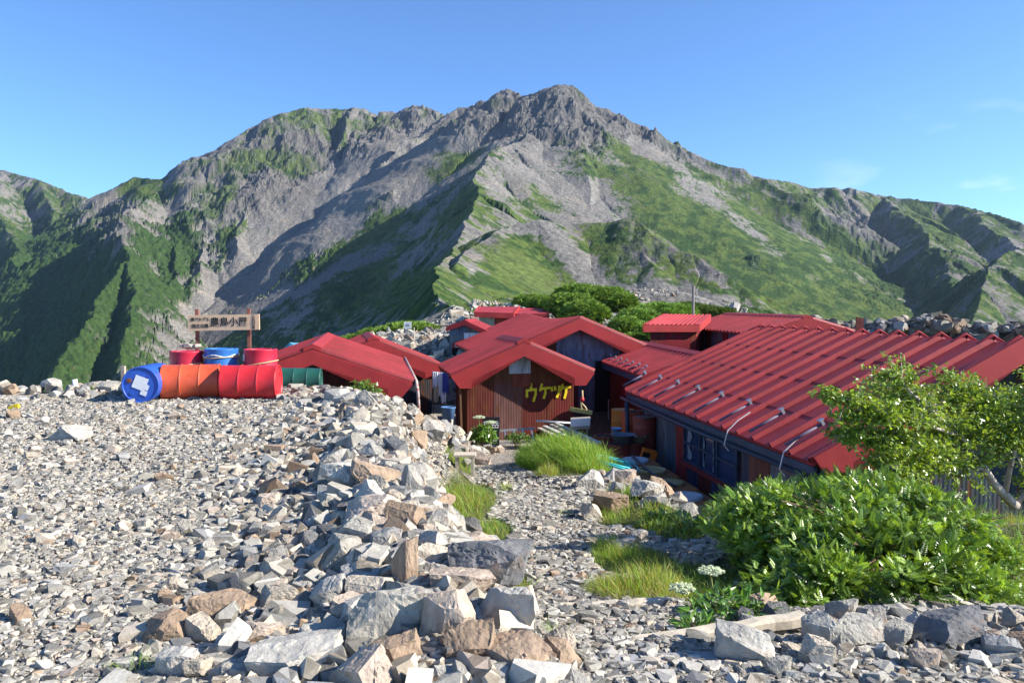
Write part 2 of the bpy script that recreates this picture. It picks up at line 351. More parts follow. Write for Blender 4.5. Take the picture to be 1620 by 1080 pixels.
SUNKX = np.array([(7, 3.2), (8.2, 2.75), (9.1, 2.35), (12.6, 1.98), (15.3, 1.8), (17.5, 1.75), (20, 2.2), (22, 2.2)])
def low(x, y):
    z = np.interp(y, ZR[:, 0], ZR[:, 1])
    z = z-.75*np.clip(-7.2-x, 0, None)-.0*np.clip(x, 0, None)
    z = z-.5*np.clip(x-16, 0, None)*sstep(12, 20, y)
    ex = np.interp(y, SUNKX[:, 0], SUNKX[:, 1])
    m = sstep(0, .45, x-ex)*sstep(8.0, 9.4, y)*(1-sstep(19, 22, y))*(1-sstep(9, 11, x))
    z = z*(1-m)+np.minimum(z, -1.98)*m
    # ground rises under the shrubs on the right, hummock under the tall grass
    z = z+.28*np.exp(-((x-4.6)/1.8)**2-((y-7.2)/1.3)**2)
    z = z+.28*np.exp(-((x-1.05)/.75)**2-((y-14.8)/1.7)**2)
    z = z+.16*np.exp(-((x-1.75)/.4)**2-((y-10.2)/1.9)**2)
    return z
def near_h(x, y):
    x = np.asarray(x, float); y = np.asarray(y, float)
    zl = low(x, y)
    d = poly_dist(x, y, EDGE)
    left = sstep(-2.6, -4.2, x)
    sl_ = 1.35+left*(-.45)
    zp = np.where(d < 0, 0, -sl_*d)
    # rubble spill from the corner of the terrace down to the front hut
    ax, ay, az, bx, by, bz = -2.35, 13.3, -.02, -1.35, 19.3, -1.75
    t = np.clip(((x-ax)*(bx-ax)+(y-ay)*(by-ay))/((bx-ax)**2+(by-ay)**2), 0, 1)
    dd = np.hypot(ax+t*(bx-ax)-x, ay+t*(by-ay)-y)
    zs = az+t*(bz-az)-.9*np.maximum(dd-.25, 0)
    h = np.maximum(np.maximum(zl, zp), zs)
    h = h+.012*fbm(x*1.3, y*1.3, 3)+.03*fbm(x*.4, y*.4, 2, off=5)
    # raised rim of boulders along the edge of the terrace
    rim = np.exp(-((d+.35)/.45)**2)*sstep(14, 9, y)*sstep(-3.4, -2.2, x)
    h = h+.16*rim*sstep(2.0, 4.5, y)
    return h
def height(x, y):
    x = np.asarray(x, float); y = np.asarray(y, float)
    shp = x.shape; x = x.ravel(); y = y.ravel()
    w = sstep(38, 58, y); w = np.maximum(w, sstep(9, 14, -x)*sstep(16, 26, y)); w = np.maximum(w, sstep(17, 22, x)*sstep(14, 26, y))
    h = near_h(x, y); m = w > 0
    if m.any():
        hm = mountain(x[m], y[m], False); h[m] = h[m]*(1-w[m])+hm*w[m]
    return h.reshape(shp)
def hz(x, y): return float(height(np.array([x]), np.array([y]))[0])

def polar(r, az):
    A, R = np.meshgrid(az, r); x = (R*np.sin(A)).ravel(); y = (R*np.cos(A)).ravel()
    n, m = len(r), len(az); i = np.arange(n-1)[:, None]*m+np.arange(m-1)[None, :]; i = i.ravel()
    return x, y, np.stack([i, i+1, i+m+1, i+m], 1)
def azs(n, core=math.radians(34.5), edge=math.radians(58), ne=60):
    return np.concatenate([-np.linspace(edge, core, ne, endpoint=False), np.linspace(-core, core, n), np.linspace(core, edge, ne+1)[1:]])
m_mtn = mat('mountain_rock_scree_scrub', vcol=True, rough=.95, nscale=.35, namp=.5, bump=1.3, bscale=.33, spec=.1)
R0 = 46.
rr = R0*np.exp(np.arange(0, int(math.log(2300/R0)/.0034))*.0034)
mxx, myy, mF = polar(rr, azs(1120))
mh, mc = mountain(mxx, myy)
# join with the ground near the huts
wj = sstep(38, 58, myy); wj = np.maximum(wj, sstep(9, 14, -mxx)); wj = np.maximum(wj, sstep(17, 22, mxx)*sstep(14, 26, myy))
mh = near_h(mxx, myy)*(1-wj)+mh*wj
o = npmesh('mountain', np.stack([mxx, myy, mh], 1), mF, m_mtn, col=mc, smooth=False)
tag(o, 'rocky alpine mountain with scree, crags and green scrub rising behind the huts', kind='structure')
# ---------------------------------------------------------------- near ground
def gravel_mat(name):
    m = mat(name, vcol=True, rough=.95, spec=.15); nt = m.node_tree; b = nt.nodes['Principled BSDF']; N = nt.nodes.new; K = nt.links.new
    g = N('ShaderNodeNewGeometry')
    vo = N('ShaderNodeTexVoronoi'); vo.inputs['Scale'].default_value = 23; vo.inputs['Randomness'].default_value = 1; K(g.outputs['Position'], vo.inputs['Vector'])
    vo2 = N('ShaderNodeTexVoronoi'); vo2.inputs['Scale'].default_value = 47; K(g.outputs['Position'], vo2.inputs['Vector'])
    a = [n for n in nt.nodes if n.bl_idname == 'ShaderNodeAttribute'][0]
    sp = N('ShaderNodeSeparateColor'); K(vo.outputs['Color'], sp.inputs[0])
    r = N('ShaderNodeMapRange'); r.inputs[3].default_value = .45; r.inputs[4].default_value = 1.5; K(sp.outputs[0], r.inputs[0])
    x = N('ShaderNodeVectorMath'); x.operation = 'SCALE'; K(a.outputs['Color'], x.inputs[0]); K(r.outputs[0], x.inputs['Scale'])
    rr_ = N('ShaderNodeMapRange'); rr_.inputs[1].default_value = .8; rr_.inputs[2].default_value = .9; K(sp.outputs[1], rr_.inputs[0])
    mx_ = N('ShaderNodeMix'); mx_.data_type = 'RGBA'; mx_.blend_type = 'MULTIPLY'; mx_.inputs[7].default_value = (1.1, .85, .62, 1); K(rr_.outputs[0], mx_.inputs[0]); K(x.outputs[0], mx_.inputs[6]); K(mx_.outputs[2], b.inputs['Base Color'])
    ad = N('ShaderNodeMath'); ad.operation = 'MULTIPLY_ADD'; ad.inputs[1].default_value = .5; K(vo2.outputs['Distance'], ad.inputs[0]); K(vo.outputs['Distance'], ad.inputs[2])
    bp = N('ShaderNodeBump'); bp.invert = True; bp.inputs['Strength'].default_value = 1; bp.inputs['Distance'].default_value = .03; K(ad.outputs[0], bp.inputs['Height']); K(bp.outputs[0], b.inputs['Normal'])
    return m
GRAVEL = gravel_mat('grey_gravel')
gr_ = 1.1*np.exp(np.arange(0, int(math.log(62/1.1)/.0058))*.0058)
gx, gy, gF = polar(gr_, azs(820))
gh = height(gx, gy)
# grass zones: (px,py) centres of soft patches laid on the ground as (x, y, rx, ry)
GRASS = [(-.68, 11.0, .52, 2.6), (-.28, 8.4, .34, 1.2), (-.95, 14.5, .3, 1.8), (1.25, 9.6, .35, 1.1), (1.7, 8.7, .45, 1.2), (1.05, 6.9, .42, .8), (1.35, 6.2, .45, .6), (1.75, 5.4, .7, .55), (4.1, 5.2, 1.2, .5), (5.0, 6.2, .9, 1.6),
         (1.0, 14.5, .85, 1.5), (.05, 5.6, .12, .9), (3.2, 6.3, 1.8, 1.2), (-.9, 18.6, .3, .8), (1.55, 11.0, .25, 1.2), (3.5, 4.7, .6, .3), (4.5, 8.5, 1.6, 1.4)]
def grassw(x, y):
    w = np.zeros_like(x)
    for cx, cy, rx, ry in GRASS: w = np.maximum(w, np.exp(-((x-cx)/rx)**2-((y-cy)/ry)**2))
    return w
gn = fbm(gx*2.1, gy*2.1, 4); gn2 = fbm(gx*.5, gy*.5, 3, off=4)
gw = sstep(.35, .6, grassw(gx, gy)+.25*gn)
pd = poly_dist(gx, gy, EDGE)
gc = np.array([.45, .42, .37])*(1+.12*gn[:, None]+.1*gn2[:, None])
soil = sstep(0, .3, pd)*(1-sstep(24, 30, gy)); gc = gc*(1-soil[:, None])+np.array([.31, .285, .25])*(1+.2*gn[:, None])*soil[:, None]
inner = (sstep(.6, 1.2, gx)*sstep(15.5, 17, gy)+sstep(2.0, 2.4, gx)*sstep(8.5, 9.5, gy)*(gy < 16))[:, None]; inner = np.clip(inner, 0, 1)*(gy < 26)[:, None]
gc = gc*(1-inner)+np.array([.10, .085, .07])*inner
gc = gc*(1-gw[:, None])+np.array([.07, .085, .03])*gw[:, None]
wj = sstep(38, 58, gy); wj = np.maximum(wj, sstep(9, 14, -gx)*sstep(16, 26, gy)); wj = np.maximum(wj, sstep(17, 22, gx)*sstep(14, 26, gy))
hm_, mcol = mountain(gx[wj > .02], gy[wj > .02]); w2 = wj[wj > .02][:, None]
far_g = sstep(24, 34, gy)*sstep(-.1, .25, fbm(gx/5, gy/5, 4, off=66))
gc = gc*(1-.8*far_g[:, None])+np.array([.10, .13, .04])*.8*far_g[:, None]
gc[wj > .02] = gc[wj > .02]*(1-w2)+mcol*w2
keep = (wj < .999)
kf = keep[gF].any(1)
o = npmesh('ground', np.stack([gx, gy, gh-.004], 1), gF[kf], GRAVEL, col=np.clip(gc, .01, .8), smooth=True)
tag(o, 'pale gravel terrace and the lower path leading to the huts', kind='structure')

# ---------------------------------------------------------------- stones
def stone_template(seed, cuts=5, asp=(1, .8, .55), detail=0):
    r = random.Random(seed); bm = bmesh.new(); bmesh.ops.create_cube(bm, size=1.0)
    if detail: cuts += 2
    for v in bm.verts: v.co = Vector((v.co.x+r.uniform(-.14, .14), v.co.y+r.uniform(-.14, .14), v.co.z+r.uniform(-.14, .14)))
    for i in range(cuts):
        n = Vector((r.gauss(0, 1), r.gauss(0, 1), r.gauss(0, .9))).normalized()
        bmesh.ops.bisect_plane(bm, geom=bm.verts[:]+bm.edges[:]+bm.faces[:], plane_co=n*r.uniform(.37, .53), plane_no=n, clear_outer=True)
        res = bmesh.ops.convex_hull(bm, input=bm.verts[:])
        bmesh.ops.delete(bm, geom=list({g for g in res['geom_interior']+res['geom_unused'] if isinstance(g, bmesh.types.BMVert)}), context='VERTS')
    a = (asp[0]*r.uniform(.85, 1.15), asp[1]*r.uniform(.8, 1.2), asp[2]*r.uniform(.75, 1.3))
    for v in bm.verts: v.co = Vector((v.co.x*a[0], v.co.y*a[1], v.co.z*a[2]))
    bmesh.ops.remove_doubles(bm, verts=bm.verts, dist=.02)
    if detail:
        bmesh.ops.dissolve_limit(bm, angle_limit=.16, verts=bm.verts[:], edges=bm.edges[:])
        bmesh.ops.bevel(bm, geom=bm.edges[:], offset=.026, segments=1, affect='EDGES', clamp_overlap=True)
        bmesh.ops.remove_doubles(bm, verts=bm.verts, dist=.006); bmesh.ops.triangulate(bm, faces=bm.faces[:])
        for k in range(5):
            le = [e for e in bm.edges if e.calc_length() > .085]
            if not le: break
            bmesh.ops.subdivide_edges(bm, edges=le, cuts=1); bmesh.ops.triangulate(bm, faces=[f for f in bm.faces if len(f.verts) > 3])
    bmesh.ops.triangulate(bm, faces=bm.faces[:])
    bmesh.ops.recalc_face_normals(bm, faces=bm.faces[:])
    bm.verts.ensure_lookup_table()
    V = np.array([v.co[:] for v in bm.verts]); T = np.array([[v.index for v in f.verts] for f in bm.faces]); 
    if detail:
        Nn = np.array([v.normal[:] for v in bm.verts]); f_ = 2.6
        n = fbm(V[:, 0]*f_+seed, V[:, 1]*f_, 4)+fbm(V[:, 1]*f_+seed, V[:, 2]*f_+3, 4)+fbm(V[:, 2]*f_, V[:, 0]*f_+seed, 4)
        st = np.abs(perlin(V[:, 0]*5+seed, V[:, 2]*9))
        V = V+Nn*(n*.024+np.where(st < .12, -.012, 0))[:, None]
    bm.free(); return V, T
SMALL = [stone_template(i, 5, (1, .85, .6)) for i in range(26)]
MID = [stone_template(100+i, 9, (1, .8, .6)) for i in range(20)]
BIG = [stone_template(200+i, 8, (1, .8, .66), detail=1) for i in range(34)]
PAL = {'grey': (.355, .335, .29), 'pale': (.42, .40, .355), 'tan': (.45, .395, .315), 'rust': (.32, .235, .165), 'dark': (.15, .15, .15), 'pink': (.45, .37, .30), 'blue': (.31, .308, .295)}
PKEYS = ['grey', 'pale', 'tan', 'rust', 'dark', 'pink', 'blue']
def pal_rand(n, w=(.34, .30, .14, .03, .05, .05, .09)):
    k = rng.choice(len(PKEYS), n, p=np.array(w)/sum(w)); c = np.array([PAL[PKEYS[i]] for i in k]); return k, c*rng.uniform(.74, 1.08, (n, 1))
def rots(n, tilt=.5):
    a = rng.uniform(0, 2*np.pi, n); tx = rng.normal(0, tilt, n); ty = rng.normal(0, tilt, n)
    ca, sa = np.cos(a), np.sin(a); cx, sx_ = np.cos(tx), np.sin(tx); cy, sy = np.cos(ty), np.sin(ty)
    Rz = np.zeros((n, 3, 3)); Rz[:, 0, 0] = ca; Rz[:, 0, 1] = -sa; Rz[:, 1, 0] = sa; Rz[:, 1, 1] = ca; Rz[:, 2, 2] = 1
    Rx = np.zeros((n, 3, 3)); Rx[:, 0, 0] = 1; Rx[:, 1, 1] = cx; Rx[:, 1, 2] = -sx_; Rx[:, 2, 1] = sx_; Rx[:, 2, 2] = cx
    Ry = np.zeros((n, 3, 3)); Ry[:, 1, 1] = 1; Ry[:, 0, 0] = cy; Ry[:, 0, 2] = sy; Ry[:, 2, 0] = -sy; Ry[:, 2, 2] = cy
    return Rx@Ry@Rz
def scatter(tmpl, P, S, R, col):
    """many copies of templates as one vertex/face soup"""
    Vs, Ts, Cs = [], [], []; o = 0; k = rng.integers(0, len(tmpl), len(P))
    for i, (V, T) in enumerate(tmpl):
        m = np.where(k == i)[0]
        if not len(m): continue
        v = np.einsum('nij,vj->nvi', R[m], V)*S[m][:, None, None]+P[m][:, None, :]
        Vs.append(v.reshape(-1, 3)); n = len(V)
        Ts.append((T[None]+(np.arange(len(m))*n)[:, None, None]+o).reshape(-1, T.shape[1])); o += len(m)*n
        Cs.append(np.repeat(col[m], n, 0))
    return np.concatenate(Vs), np.concatenate(Ts), np.concatenate(Cs)
M_STONE = mat('small_stone', vcol=True, rough=.9, nscale=28, namp=.22, bump=.004, bscale=70, spec=.25)

# gravel of the terrace and of the path
def fan(n, r0, r1, a0, a1, p=1.):
    u = rng.uniform(0, 1, n); r = (r0**p+(r1**p-r0**p)*u)**(1/p); a = rng.uniform(a0, a1, n); return r*np.sin(a), r*np.cos(a)
x, y = fan(150000, 3.0, 15.5, math.radians(-35), math.radians(35), .9)
d = poly_dist(x, y, EDGE)
terr = d < .15
sz = rng.lognormal(math.log(.023), .40, len(x))*(1+1.3*sstep(-2.2, -.3, d))*(1+.035*y)*np.where(d > .12, np.where(y < 5, .48, .55), 1.)
pc = sstep(.35, .6, grassw(x, y))
zone = terr | ((y < 4.4)) | ((~terr) & (pc < .4) & (rng.uniform(0, 1, len(x)) < .9))
zone &= ~((x > np.interp(y, SUNKX[:, 0], SUNKX[:, 1])-.05) & (y > 8))
x, y, sz = x[zone], y[zone], sz[zone]
z = height(x, y)+sz*.12
_, cc = pal_rand(len(x), (.40, .34, .15, .02, .02, .03, .04))
V, T, Cc = scatter(SMALL, np.stack([x, y, z], 1), sz, rots(len(x), .14), cc)
tag(npmesh('gravel', V, T, M_STONE, col=Cc), 'loose pale angular gravel covering the terrace and path', kind='stuff')

# boulders and blocks
def mat_boulder():
    m = mat('boulder', objcol=True, rough=.88, nscale=2.6, namp=.38, dark=(.34, .20, .12), dthr=(.57, .78), dscale=1.9, bump=.016, bscale=7, spec=.25)
    return m
M_B = mat_boulder()
BIGME = []
for i, (V, T) in enumerate(BIG):
    o = npmesh('boulder', V, T, M_B); BIGME.append(o.data); bpy.data.objects.remove(o)
def ray_ground(px, py, y0=2.5, y1=60):
    Y = np.exp(np.linspace(math.log(y0), math.log(y1), 900)); u = (px-810)/FPX; v = (540-py)/FPX; s = Y/(CT+v*ST)
    x = u*s; z = EYE+s*(-ST+v*CT); h = height(x, Y); k = np.where(z <= h)[0]
    i = k[0] if len(k) else -1
    if Y[i] > 21: print('FAR RAY', px, py, Y[i]); i = int(np.argmin(abs(Y-13.6)))
    return float(x[i]), float(Y[i]), float(h[i])
COLW = {'grey': 'grey', 'pale': 'whitish', 'tan': 'tan', 'rust': 'brown', 'dark': 'near-black', 'pink': 'pinkish', 'blue': 'bluish'}
boulders = []
def boulder(x, y, z, s, key, label, group, rot=None, sc=(1, 1, 1), var=0.0):
    me = BIGME[random.randrange(len(BIGME))]
    o = bpy.data.objects.new('rock', me); C.objects.link(o); o.location = (x, y, z); o.scale = (s*sc[0], s*sc[1], s*sc[2])
    o.rotation_euler = rot or (random.gauss(0, .3), random.gauss(0, .3), random.uniform(0, 6.28))
    c = PAL[key]; k = .9+random.uniform(-.17, .13); o.color = (c[0]*k, c[1]*k, c[2]*k, 1)
    tag(o, label, 'rock', group); boulders.append((x, y, s)); return o
# the large ones, each set where it lies: (px, py centre, w, h in px, colour, yaw, label)
BL = [(707, 980, 92, 100, 'pink', 'pinkish upright slab with a flat sunlit face, in the heap beside the path'),
 (729, 927, 104, 62, 'pink', 'broad pale pink boulder on top of the heap, above the upright slab'),
 (775, 905, 135, 90, 'dark', 'largest dark-veined grey block at the path side of the heap'),
 (805, 972, 78, 86, 'pale', 'white sunlit wedge-shaped slab leaning toward the path'),
 (769, 863, 56, 34, 'pale', 'small white cap stone on the largest grey block'),
 (747, 842, 38, 32, 'dark', 'near-black round boulder at the top end of the heap by the grass'),
 (607, 982, 108, 92, 'grey', 'brownish grey wide boulder in the middle of the bottom heap'),
 (627, 1044, 98, 70, 'rust', 'rusty brown block at the bottom edge of the heap'),
 (738, 1027, 92, 76, 'rust', 'rust-stained tan boulder under the upright pink slab'),
 (806, 1050, 118, 62, 'rust', 'brown split block at the bottom beside the path, lowest of the heap'),
 (653, 953, 98, 44, 'grey', 'flat grey slab with rusty streaks lying across the heap'),
 (471, 1062, 132, 56, 'pale', 'long white boulder half out of the bottom edge'),
 (493, 1018, 102, 56, 'pale', 'light grey wedge just above the long white boulder'),
 (520, 951, 72, 50, 'pale', 'pale cracked stone in the left part of the heap'),
 (542, 889, 82, 50, 'grey', 'light grey rounded block among medium stones of the bank'),
 (591, 813, 88, 44, 'pink', 'long pink slab lying on the crest of the bank'),
 (640, 822, 66, 56, 'rust', 'rust-grey boulder on the crest next to the long pink slab'),
 (651, 760, 42, 76, 'pale', 'tall pale standing stone facing the grass strip'),
 (640, 902, 44, 74, 'rust', 'narrow brown upright stone in the heap'),
 (678, 885, 58, 42, 'tan', 'cream coloured block beside the narrow upright stone'),
 (487, 860, 52, 42, 'dark', 'dark grey boulder amid light medium stones'),
 (691, 826, 58, 28, 'pale', 'flat bluish white stone at the foot of the bank by the grass'),
 (533, 795, 46, 32, 'grey', 'grey block on the left slope of the bank crest'),
 (418, 796, 38, 28, 'pink', 'rosy stone lying alone on the gravel left of the bank'),
 (891, 1022, 44, 48, 'tan', 'cream boulder standing alone on the near path'),
 (564, 1038, 52, 42, 'grey', 'grey stone wedged between the rusty block and the long white boulder'),
 (355, 968, 82, 46, 'rust', 'orange-topped flat stone left of the heap'),
 (255, 1004, 72, 44, 'rust', 'brown-grey slab among the gravel at the lower left'),
 (320, 1004, 60, 44, 'tan', 'tan slab touching the brown-grey one at lower left'),
 (405, 1010, 70, 40, 'pink', 'pink-sided stone between gravel and heap'),
 (270, 1056, 76, 52, 'pale', 'white boulder at the bottom beside the grass tuft'),
 (312, 1062, 58, 44, 'tan', 'tan rounded stone at the bottom, touching the white boulder'),
 (345, 1034, 52, 42, 'grey', 'grey angular stone above the tan rounded one at the bottom'),
 (440, 960, 60, 40, 'tan', 'tan block at the left foot of the heap'),
 (560, 920, 60, 44, 'blue', 'bluish grey block between the rounded grey one and the heap'),
 (430, 905, 54, 34, 'tan', 'yellowish flat stone on the gravel side of the bank'),
 (605, 860, 56, 44, 'blue', 'slate-coloured stone behind the narrow upright one'),
 (660, 700, 40, 26, 'rust', 'reddish flat slab on the far part of the bank'),
 (1306, 1000, 68, 58, 'pale', 'white-faced boulder at the end of the log step'),
 (1371, 1004, 78, 46, 'grey', 'flat-topped grey block right of the white-faced boulder'),
 (1522, 1005, 112, 50, 'dark', 'large dark grey rounded boulder in the grass at the right'),
 (1185, 1034, 112, 48, 'pale', 'flat pale slab lying on gravel in front of the log step'),
 (1425, 1010, 54, 38, 'grey', 'grey stone between the flat-topped block and the dark boulder'),
 (1300, 1040, 46, 36, 'tan', 'tan stone in front of the white-faced boulder'),
 (1590, 1030, 60, 40, 'blue', 'bluish stone at the right edge below the dark boulder'),
 (1470, 1050, 50, 34, 'pink', 'pinkish stone at the bottom right among gravel'),
 (1235, 1062, 44, 30, 'grey', 'small grey stone below the flat pale slab'),
 (968, 800, 52, 36, 'rust', 'brown jagged rock beside the path, below the tall grass'),
 (936, 764, 40, 28, 'pale', 'white leaning slab at the foot of the tall grass'),
 (1024, 776, 50, 30, 'pale', 'pale boulder on the brink above the sunken drums'),
 (990, 758, 34, 26, 'pink', 'pinkish stone by the coiled hose'),
 (938, 815, 38, 24, 'tan', 'tan flat stone left of the brown jagged rock'),
 (990, 865, 40, 26, 'pale', 'pale stone in the grass beside the path bend'),
 (1010, 850, 30, 22, 'grey', 'grey stone behind the pale one in the grass by the path bend'),
 (531, 628, 44, 30, 'pale', 'pale wedge at the far corner of the terrace'),
 (552, 636, 36, 26, 'pale', 'white block beside the pale wedge at the terrace corner'),
 (105, 690, 66, 22, 'pale', 'bright white flat rock lying alone on the left gravel'),
 (168, 614, 40, 26, 'grey', 'big brownish boulder behind the blue drum'),
 (205, 596, 46, 30, 'tan', 'sandy slab leaning on the boulder behind the blue drum'),
 (110, 620, 26, 12, 'pale', 'low white stone beside the white post at the terrace edge'),
 (140, 612, 30, 16, 'grey', 'grey stone right of the white post at the terrace edge'),
 (60, 627, 18, 10, 'tan', 'small tan stone on the far rim of the terrace'),
 (745, 842, 1, 1, 'dark', None)]
for (px, py, w, h, key, lab) in BL:
    if lab is None: continue
    x, y, z = ray_ground(px, min(py+h*.42, 1079))
    if py > 560 and py < 640 and px < 260: y = min(y, 15.0); p = W(px, py+h*.3, y); x = p.x; z = hz(x, y)
    s = w*y/FPX/.98
    ratio = min(max(h/w, .35), 1.7)
    pz = z+s*ratio*.36
    boulder(x, y+s*.28, pz, s, key, lab, 'rocks of the stone bank and the paths', rot=(random.gauss(0, .14), random.gauss(0, .14), random.gauss(0, .25)), sc=(1, .95, max(ratio, .30)*1.45))
NB0 = len(boulders)
# the rest of the bank: candidates, largest in the picture become single rocks, the remainder a mass
cand = []
def try_add(x, y, s, k=.42):
    for (a, b, t) in boulders+cand[-1500:]:
        if (a-x)**2+(b-y)**2 < (k*(s+t))**2: return
    cand.append((x, y, s))
rr2 = random.Random(5)
for i in range(7000):
    t = rr2.random(); y = 3.1+11.5*t**1.35; ex = float(np.interp(y, [2.4, 3.4, 5.3, 7.2, 9.6, 11.9, 13.5, 14.5], [.35, .08, -.46, -.95, -1.5, -1.95, -2.5, -3.0]))
    off = rr2.triangular(-1.75, .5 if y > 5.6 else .12, .05)
    if y > 12: off = rr2.triangular(-.8, .7, .3)
    x = ex+off
    big = .30 if off > -.7 else .17
    s = min(rr2.lognormvariate(math.log(big*.62), .42), .45)*(1.0 if y < 8 else .8)
    if y > 11.5: s = min(s, .24)
    if off < -1.1: s = min(s, .10)
    elif off < -.75: s = min(s, .17)
    try_add(x, y, max(s, .07), .40 if off > -.8 else .6)
for i in range(1500):       # spill toward the front hut
    t = rr2.random(); x = -2.2+t*.95+rr2.gauss(0, .38); y = 13.6+t*6.0+rr2.gauss(0, .3); try_add(x, y, min(rr2.lognormvariate(math.log(.22), .35), .42))
for i in range(900):        # near right, below the bush
    x = rr2.uniform(1.25, 4.2); y = 3.95+rr2.gauss(0, .16)-.10*(x-2)+.03; try_add(x, y, min(rr2.lognormvariate(math.log(.12), .35), .26), .45)
for i in range(170):        # brink between path and sunken yard
    y = rr2.uniform(8.6, 14.5); ex = float(np.interp(y, SUNKX[:, 0], SUNKX[:, 1])); try_add(ex-abs(rr2.gauss(0, .28))+.1, y, min(rr2.lognormvariate(math.log(.17), .4), .36), .6)
for i in range(160):        # scattered over the terrace
    x = rr2.uniform(-7, 0); y = rr2.uniform(3.5, 12)
    if x < -.5-.15*y: try_add(x, y, rr2.uniform(.08, .14), .6)
for i in range(120):        # far rim of the terrace
    x = rr2.uniform(-11, -6.4); y = 14.5+rr2.gauss(0, .2)+(x+7)*.14; try_add(x, y, rr2.uniform(.12, .34), .5)
for i in range(60):
    x = rr2.uniform(-3.9, -2.4); y = 14.3+rr2.gauss(0, .3); try_add(x, y, rr2.uniform(.12, .35), .5)
cand = [c for c in cand if abs(c[0]) < .66*c[1]+.3]
cand = [c for c in cand if not ((-6.7 < c[0] < -3.4) and 12.4 < c[1] < 14.5)]
cand.sort(key=lambda c: -c[2]/c[1])
def zone_name(x, y):
    d_ = float(poly_dist(np.array([x]), np.array([y]), EDGE)[0])
    side = 'on the gravel side of' if d_ < -.75 else 'on the crest of' if d_ < .05 else 'on the path side of'
    if x > 1.0 and y < 4.6: return f'below the big shrub, {"under its left part" if x < 1.9 else "under its middle" if x < 2.7 else "near the dark boulder"}'
    if x > 1.0: return 'on the brink above the sunken yard'+(', by the drums' if y > 12 else ', by the shrub')
    if x < -6 and y > 13: return 'on the far rim of the terrace, left of the drums'
    if x < -2.2 and y > 13: return 'at the terrace corner beside the green drum'
    if y > 13: return 'in the rubble below the left hut'+(', halfway to the bucket' if y > 16 else '')
    if y > 11: return side+' the stone bank near its far end'
    if y > 9: return side+' the bank level with the tall grass'
    if y > 7.4: return side+' the stone bank beside the grass strip'
    if y > 5.9: return side+' the stone bank above the near heap'
    if y > 4.6: return side+' the heap behind the biggest boulders'
    return side+' the near heap, at the bottom'
nsingle = 300-NB0
cands_c = pal_rand(len(cand), (.28, .22, .17, .12, .07, .08, .06))[0]
for (x, y, s), ck_ in list(zip(cand, cands_c))[:nsingle]:
    key = PKEYS[ck_]; pxs = s/y*FPX
    size = 'huge' if pxs > 75 else 'large' if pxs > 55 else 'medium' if pxs > 40 else 'smallish' if pxs > 30 else 'small'
    f_ = random.choice([.72, 1.0, 1.3]); shp_ = {.72: 'flat', 1.0: 'blocky', 1.3: 'tall'}[f_]
    boulder(x, y, hz(x, y)+s*random.uniform(.18, .34), s*1.12, key, f'{size} {shp_} {COLW[key]} rock {zone_name(x, y)}', 'rocks of the stone bank and the paths', sc=(1, 1, f_))
_by = {}
for o_ in bpy.data.objects:
    if o_.name.startswith('rock') and 'label' in o_: _by.setdefault(o_['label'], []).append(o_)
for l_, os_ in _by.items():
    if len(os_) > 1:
        os_.sort(key=lambda q: q.location.y); wd = {2: ['nearer one', 'farther one'], 3: ['nearest one', 'middle one', 'farthest one'], 4: ['nearest one', 'second-nearest one', 'third-nearest one', 'farthest one'], 5: ['nearest one', 'second-nearest one', 'middle one', 'second-farthest one', 'farthest one']}.get(len(os_))
        if wd and len(l_.split()) <= 14:
            for q, w_ in zip(os_, wd): q['label'] = l_+', '+w_
rest = cand[nsingle:]
P = np.array([(a, b, 0) for a, b, s in rest]); S = np.array([s for a, b, s in rest]); P[:, 2] = height(P[:, 0], P[:, 1])+S*.25
_, cc = pal_rand(len(P), (.28, .23, .18, .11, .07, .07, .06))
V, T, Cc = scatter(MID, P, S*1.12, rots(len(P), .45), cc)
print('rocks', NB0, len(cand))
# small rubble between the blocks
x, y = fan(16000, 3.0, 20, math.radians(-30), math.radians(12), 1.1)
d = poly_dist(x, y, EDGE); sd = np.hypot((x+1.85-.16*(y-16))/.8, (y-16)/3.8)
m = ((d > -1.3) & (d < np.where(y < 5.4, .1, .5)) & (y < 14.0)) | ((sd < 1) & (y > 13))
x, y = x[m], y[m]; sz = rng.lognormal(math.log(.085), .3, len(x))*(1+.02*y); z = height(x, y)+sz*.25
_, cc = pal_rand(len(x), (.28, .23, .18, .11, .07, .07, .06))
V2, T2, C2 = scatter(SMALL+MID, np.stack([x, y, z], 1), sz, rots(len(x), .6), cc)
x = rng.uniform(1.5, 3.4, 2000); y = 3.95+rng.normal(0, .20, 2000)-.1*(x-2); sz = rng.lognormal(math.log(.05), .3, 2000); z = height(x, y)+sz*.3
_, cc = pal_rand(len(x)); V3, T3, C3 = scatter(SMALL+MID, np.stack([x, y, z], 1), sz, rots(len(x), .6), cc)
tag(npmesh('rubble', np.concatenate([V, V2, V3]), np.concatenate([T, T2+len(V), T3+len(V)+len(V2)]), M_STONE, col=np.concatenate([Cc, C2, C3])), 'smaller broken stones filling the bank beside the terrace', kind='stuff')

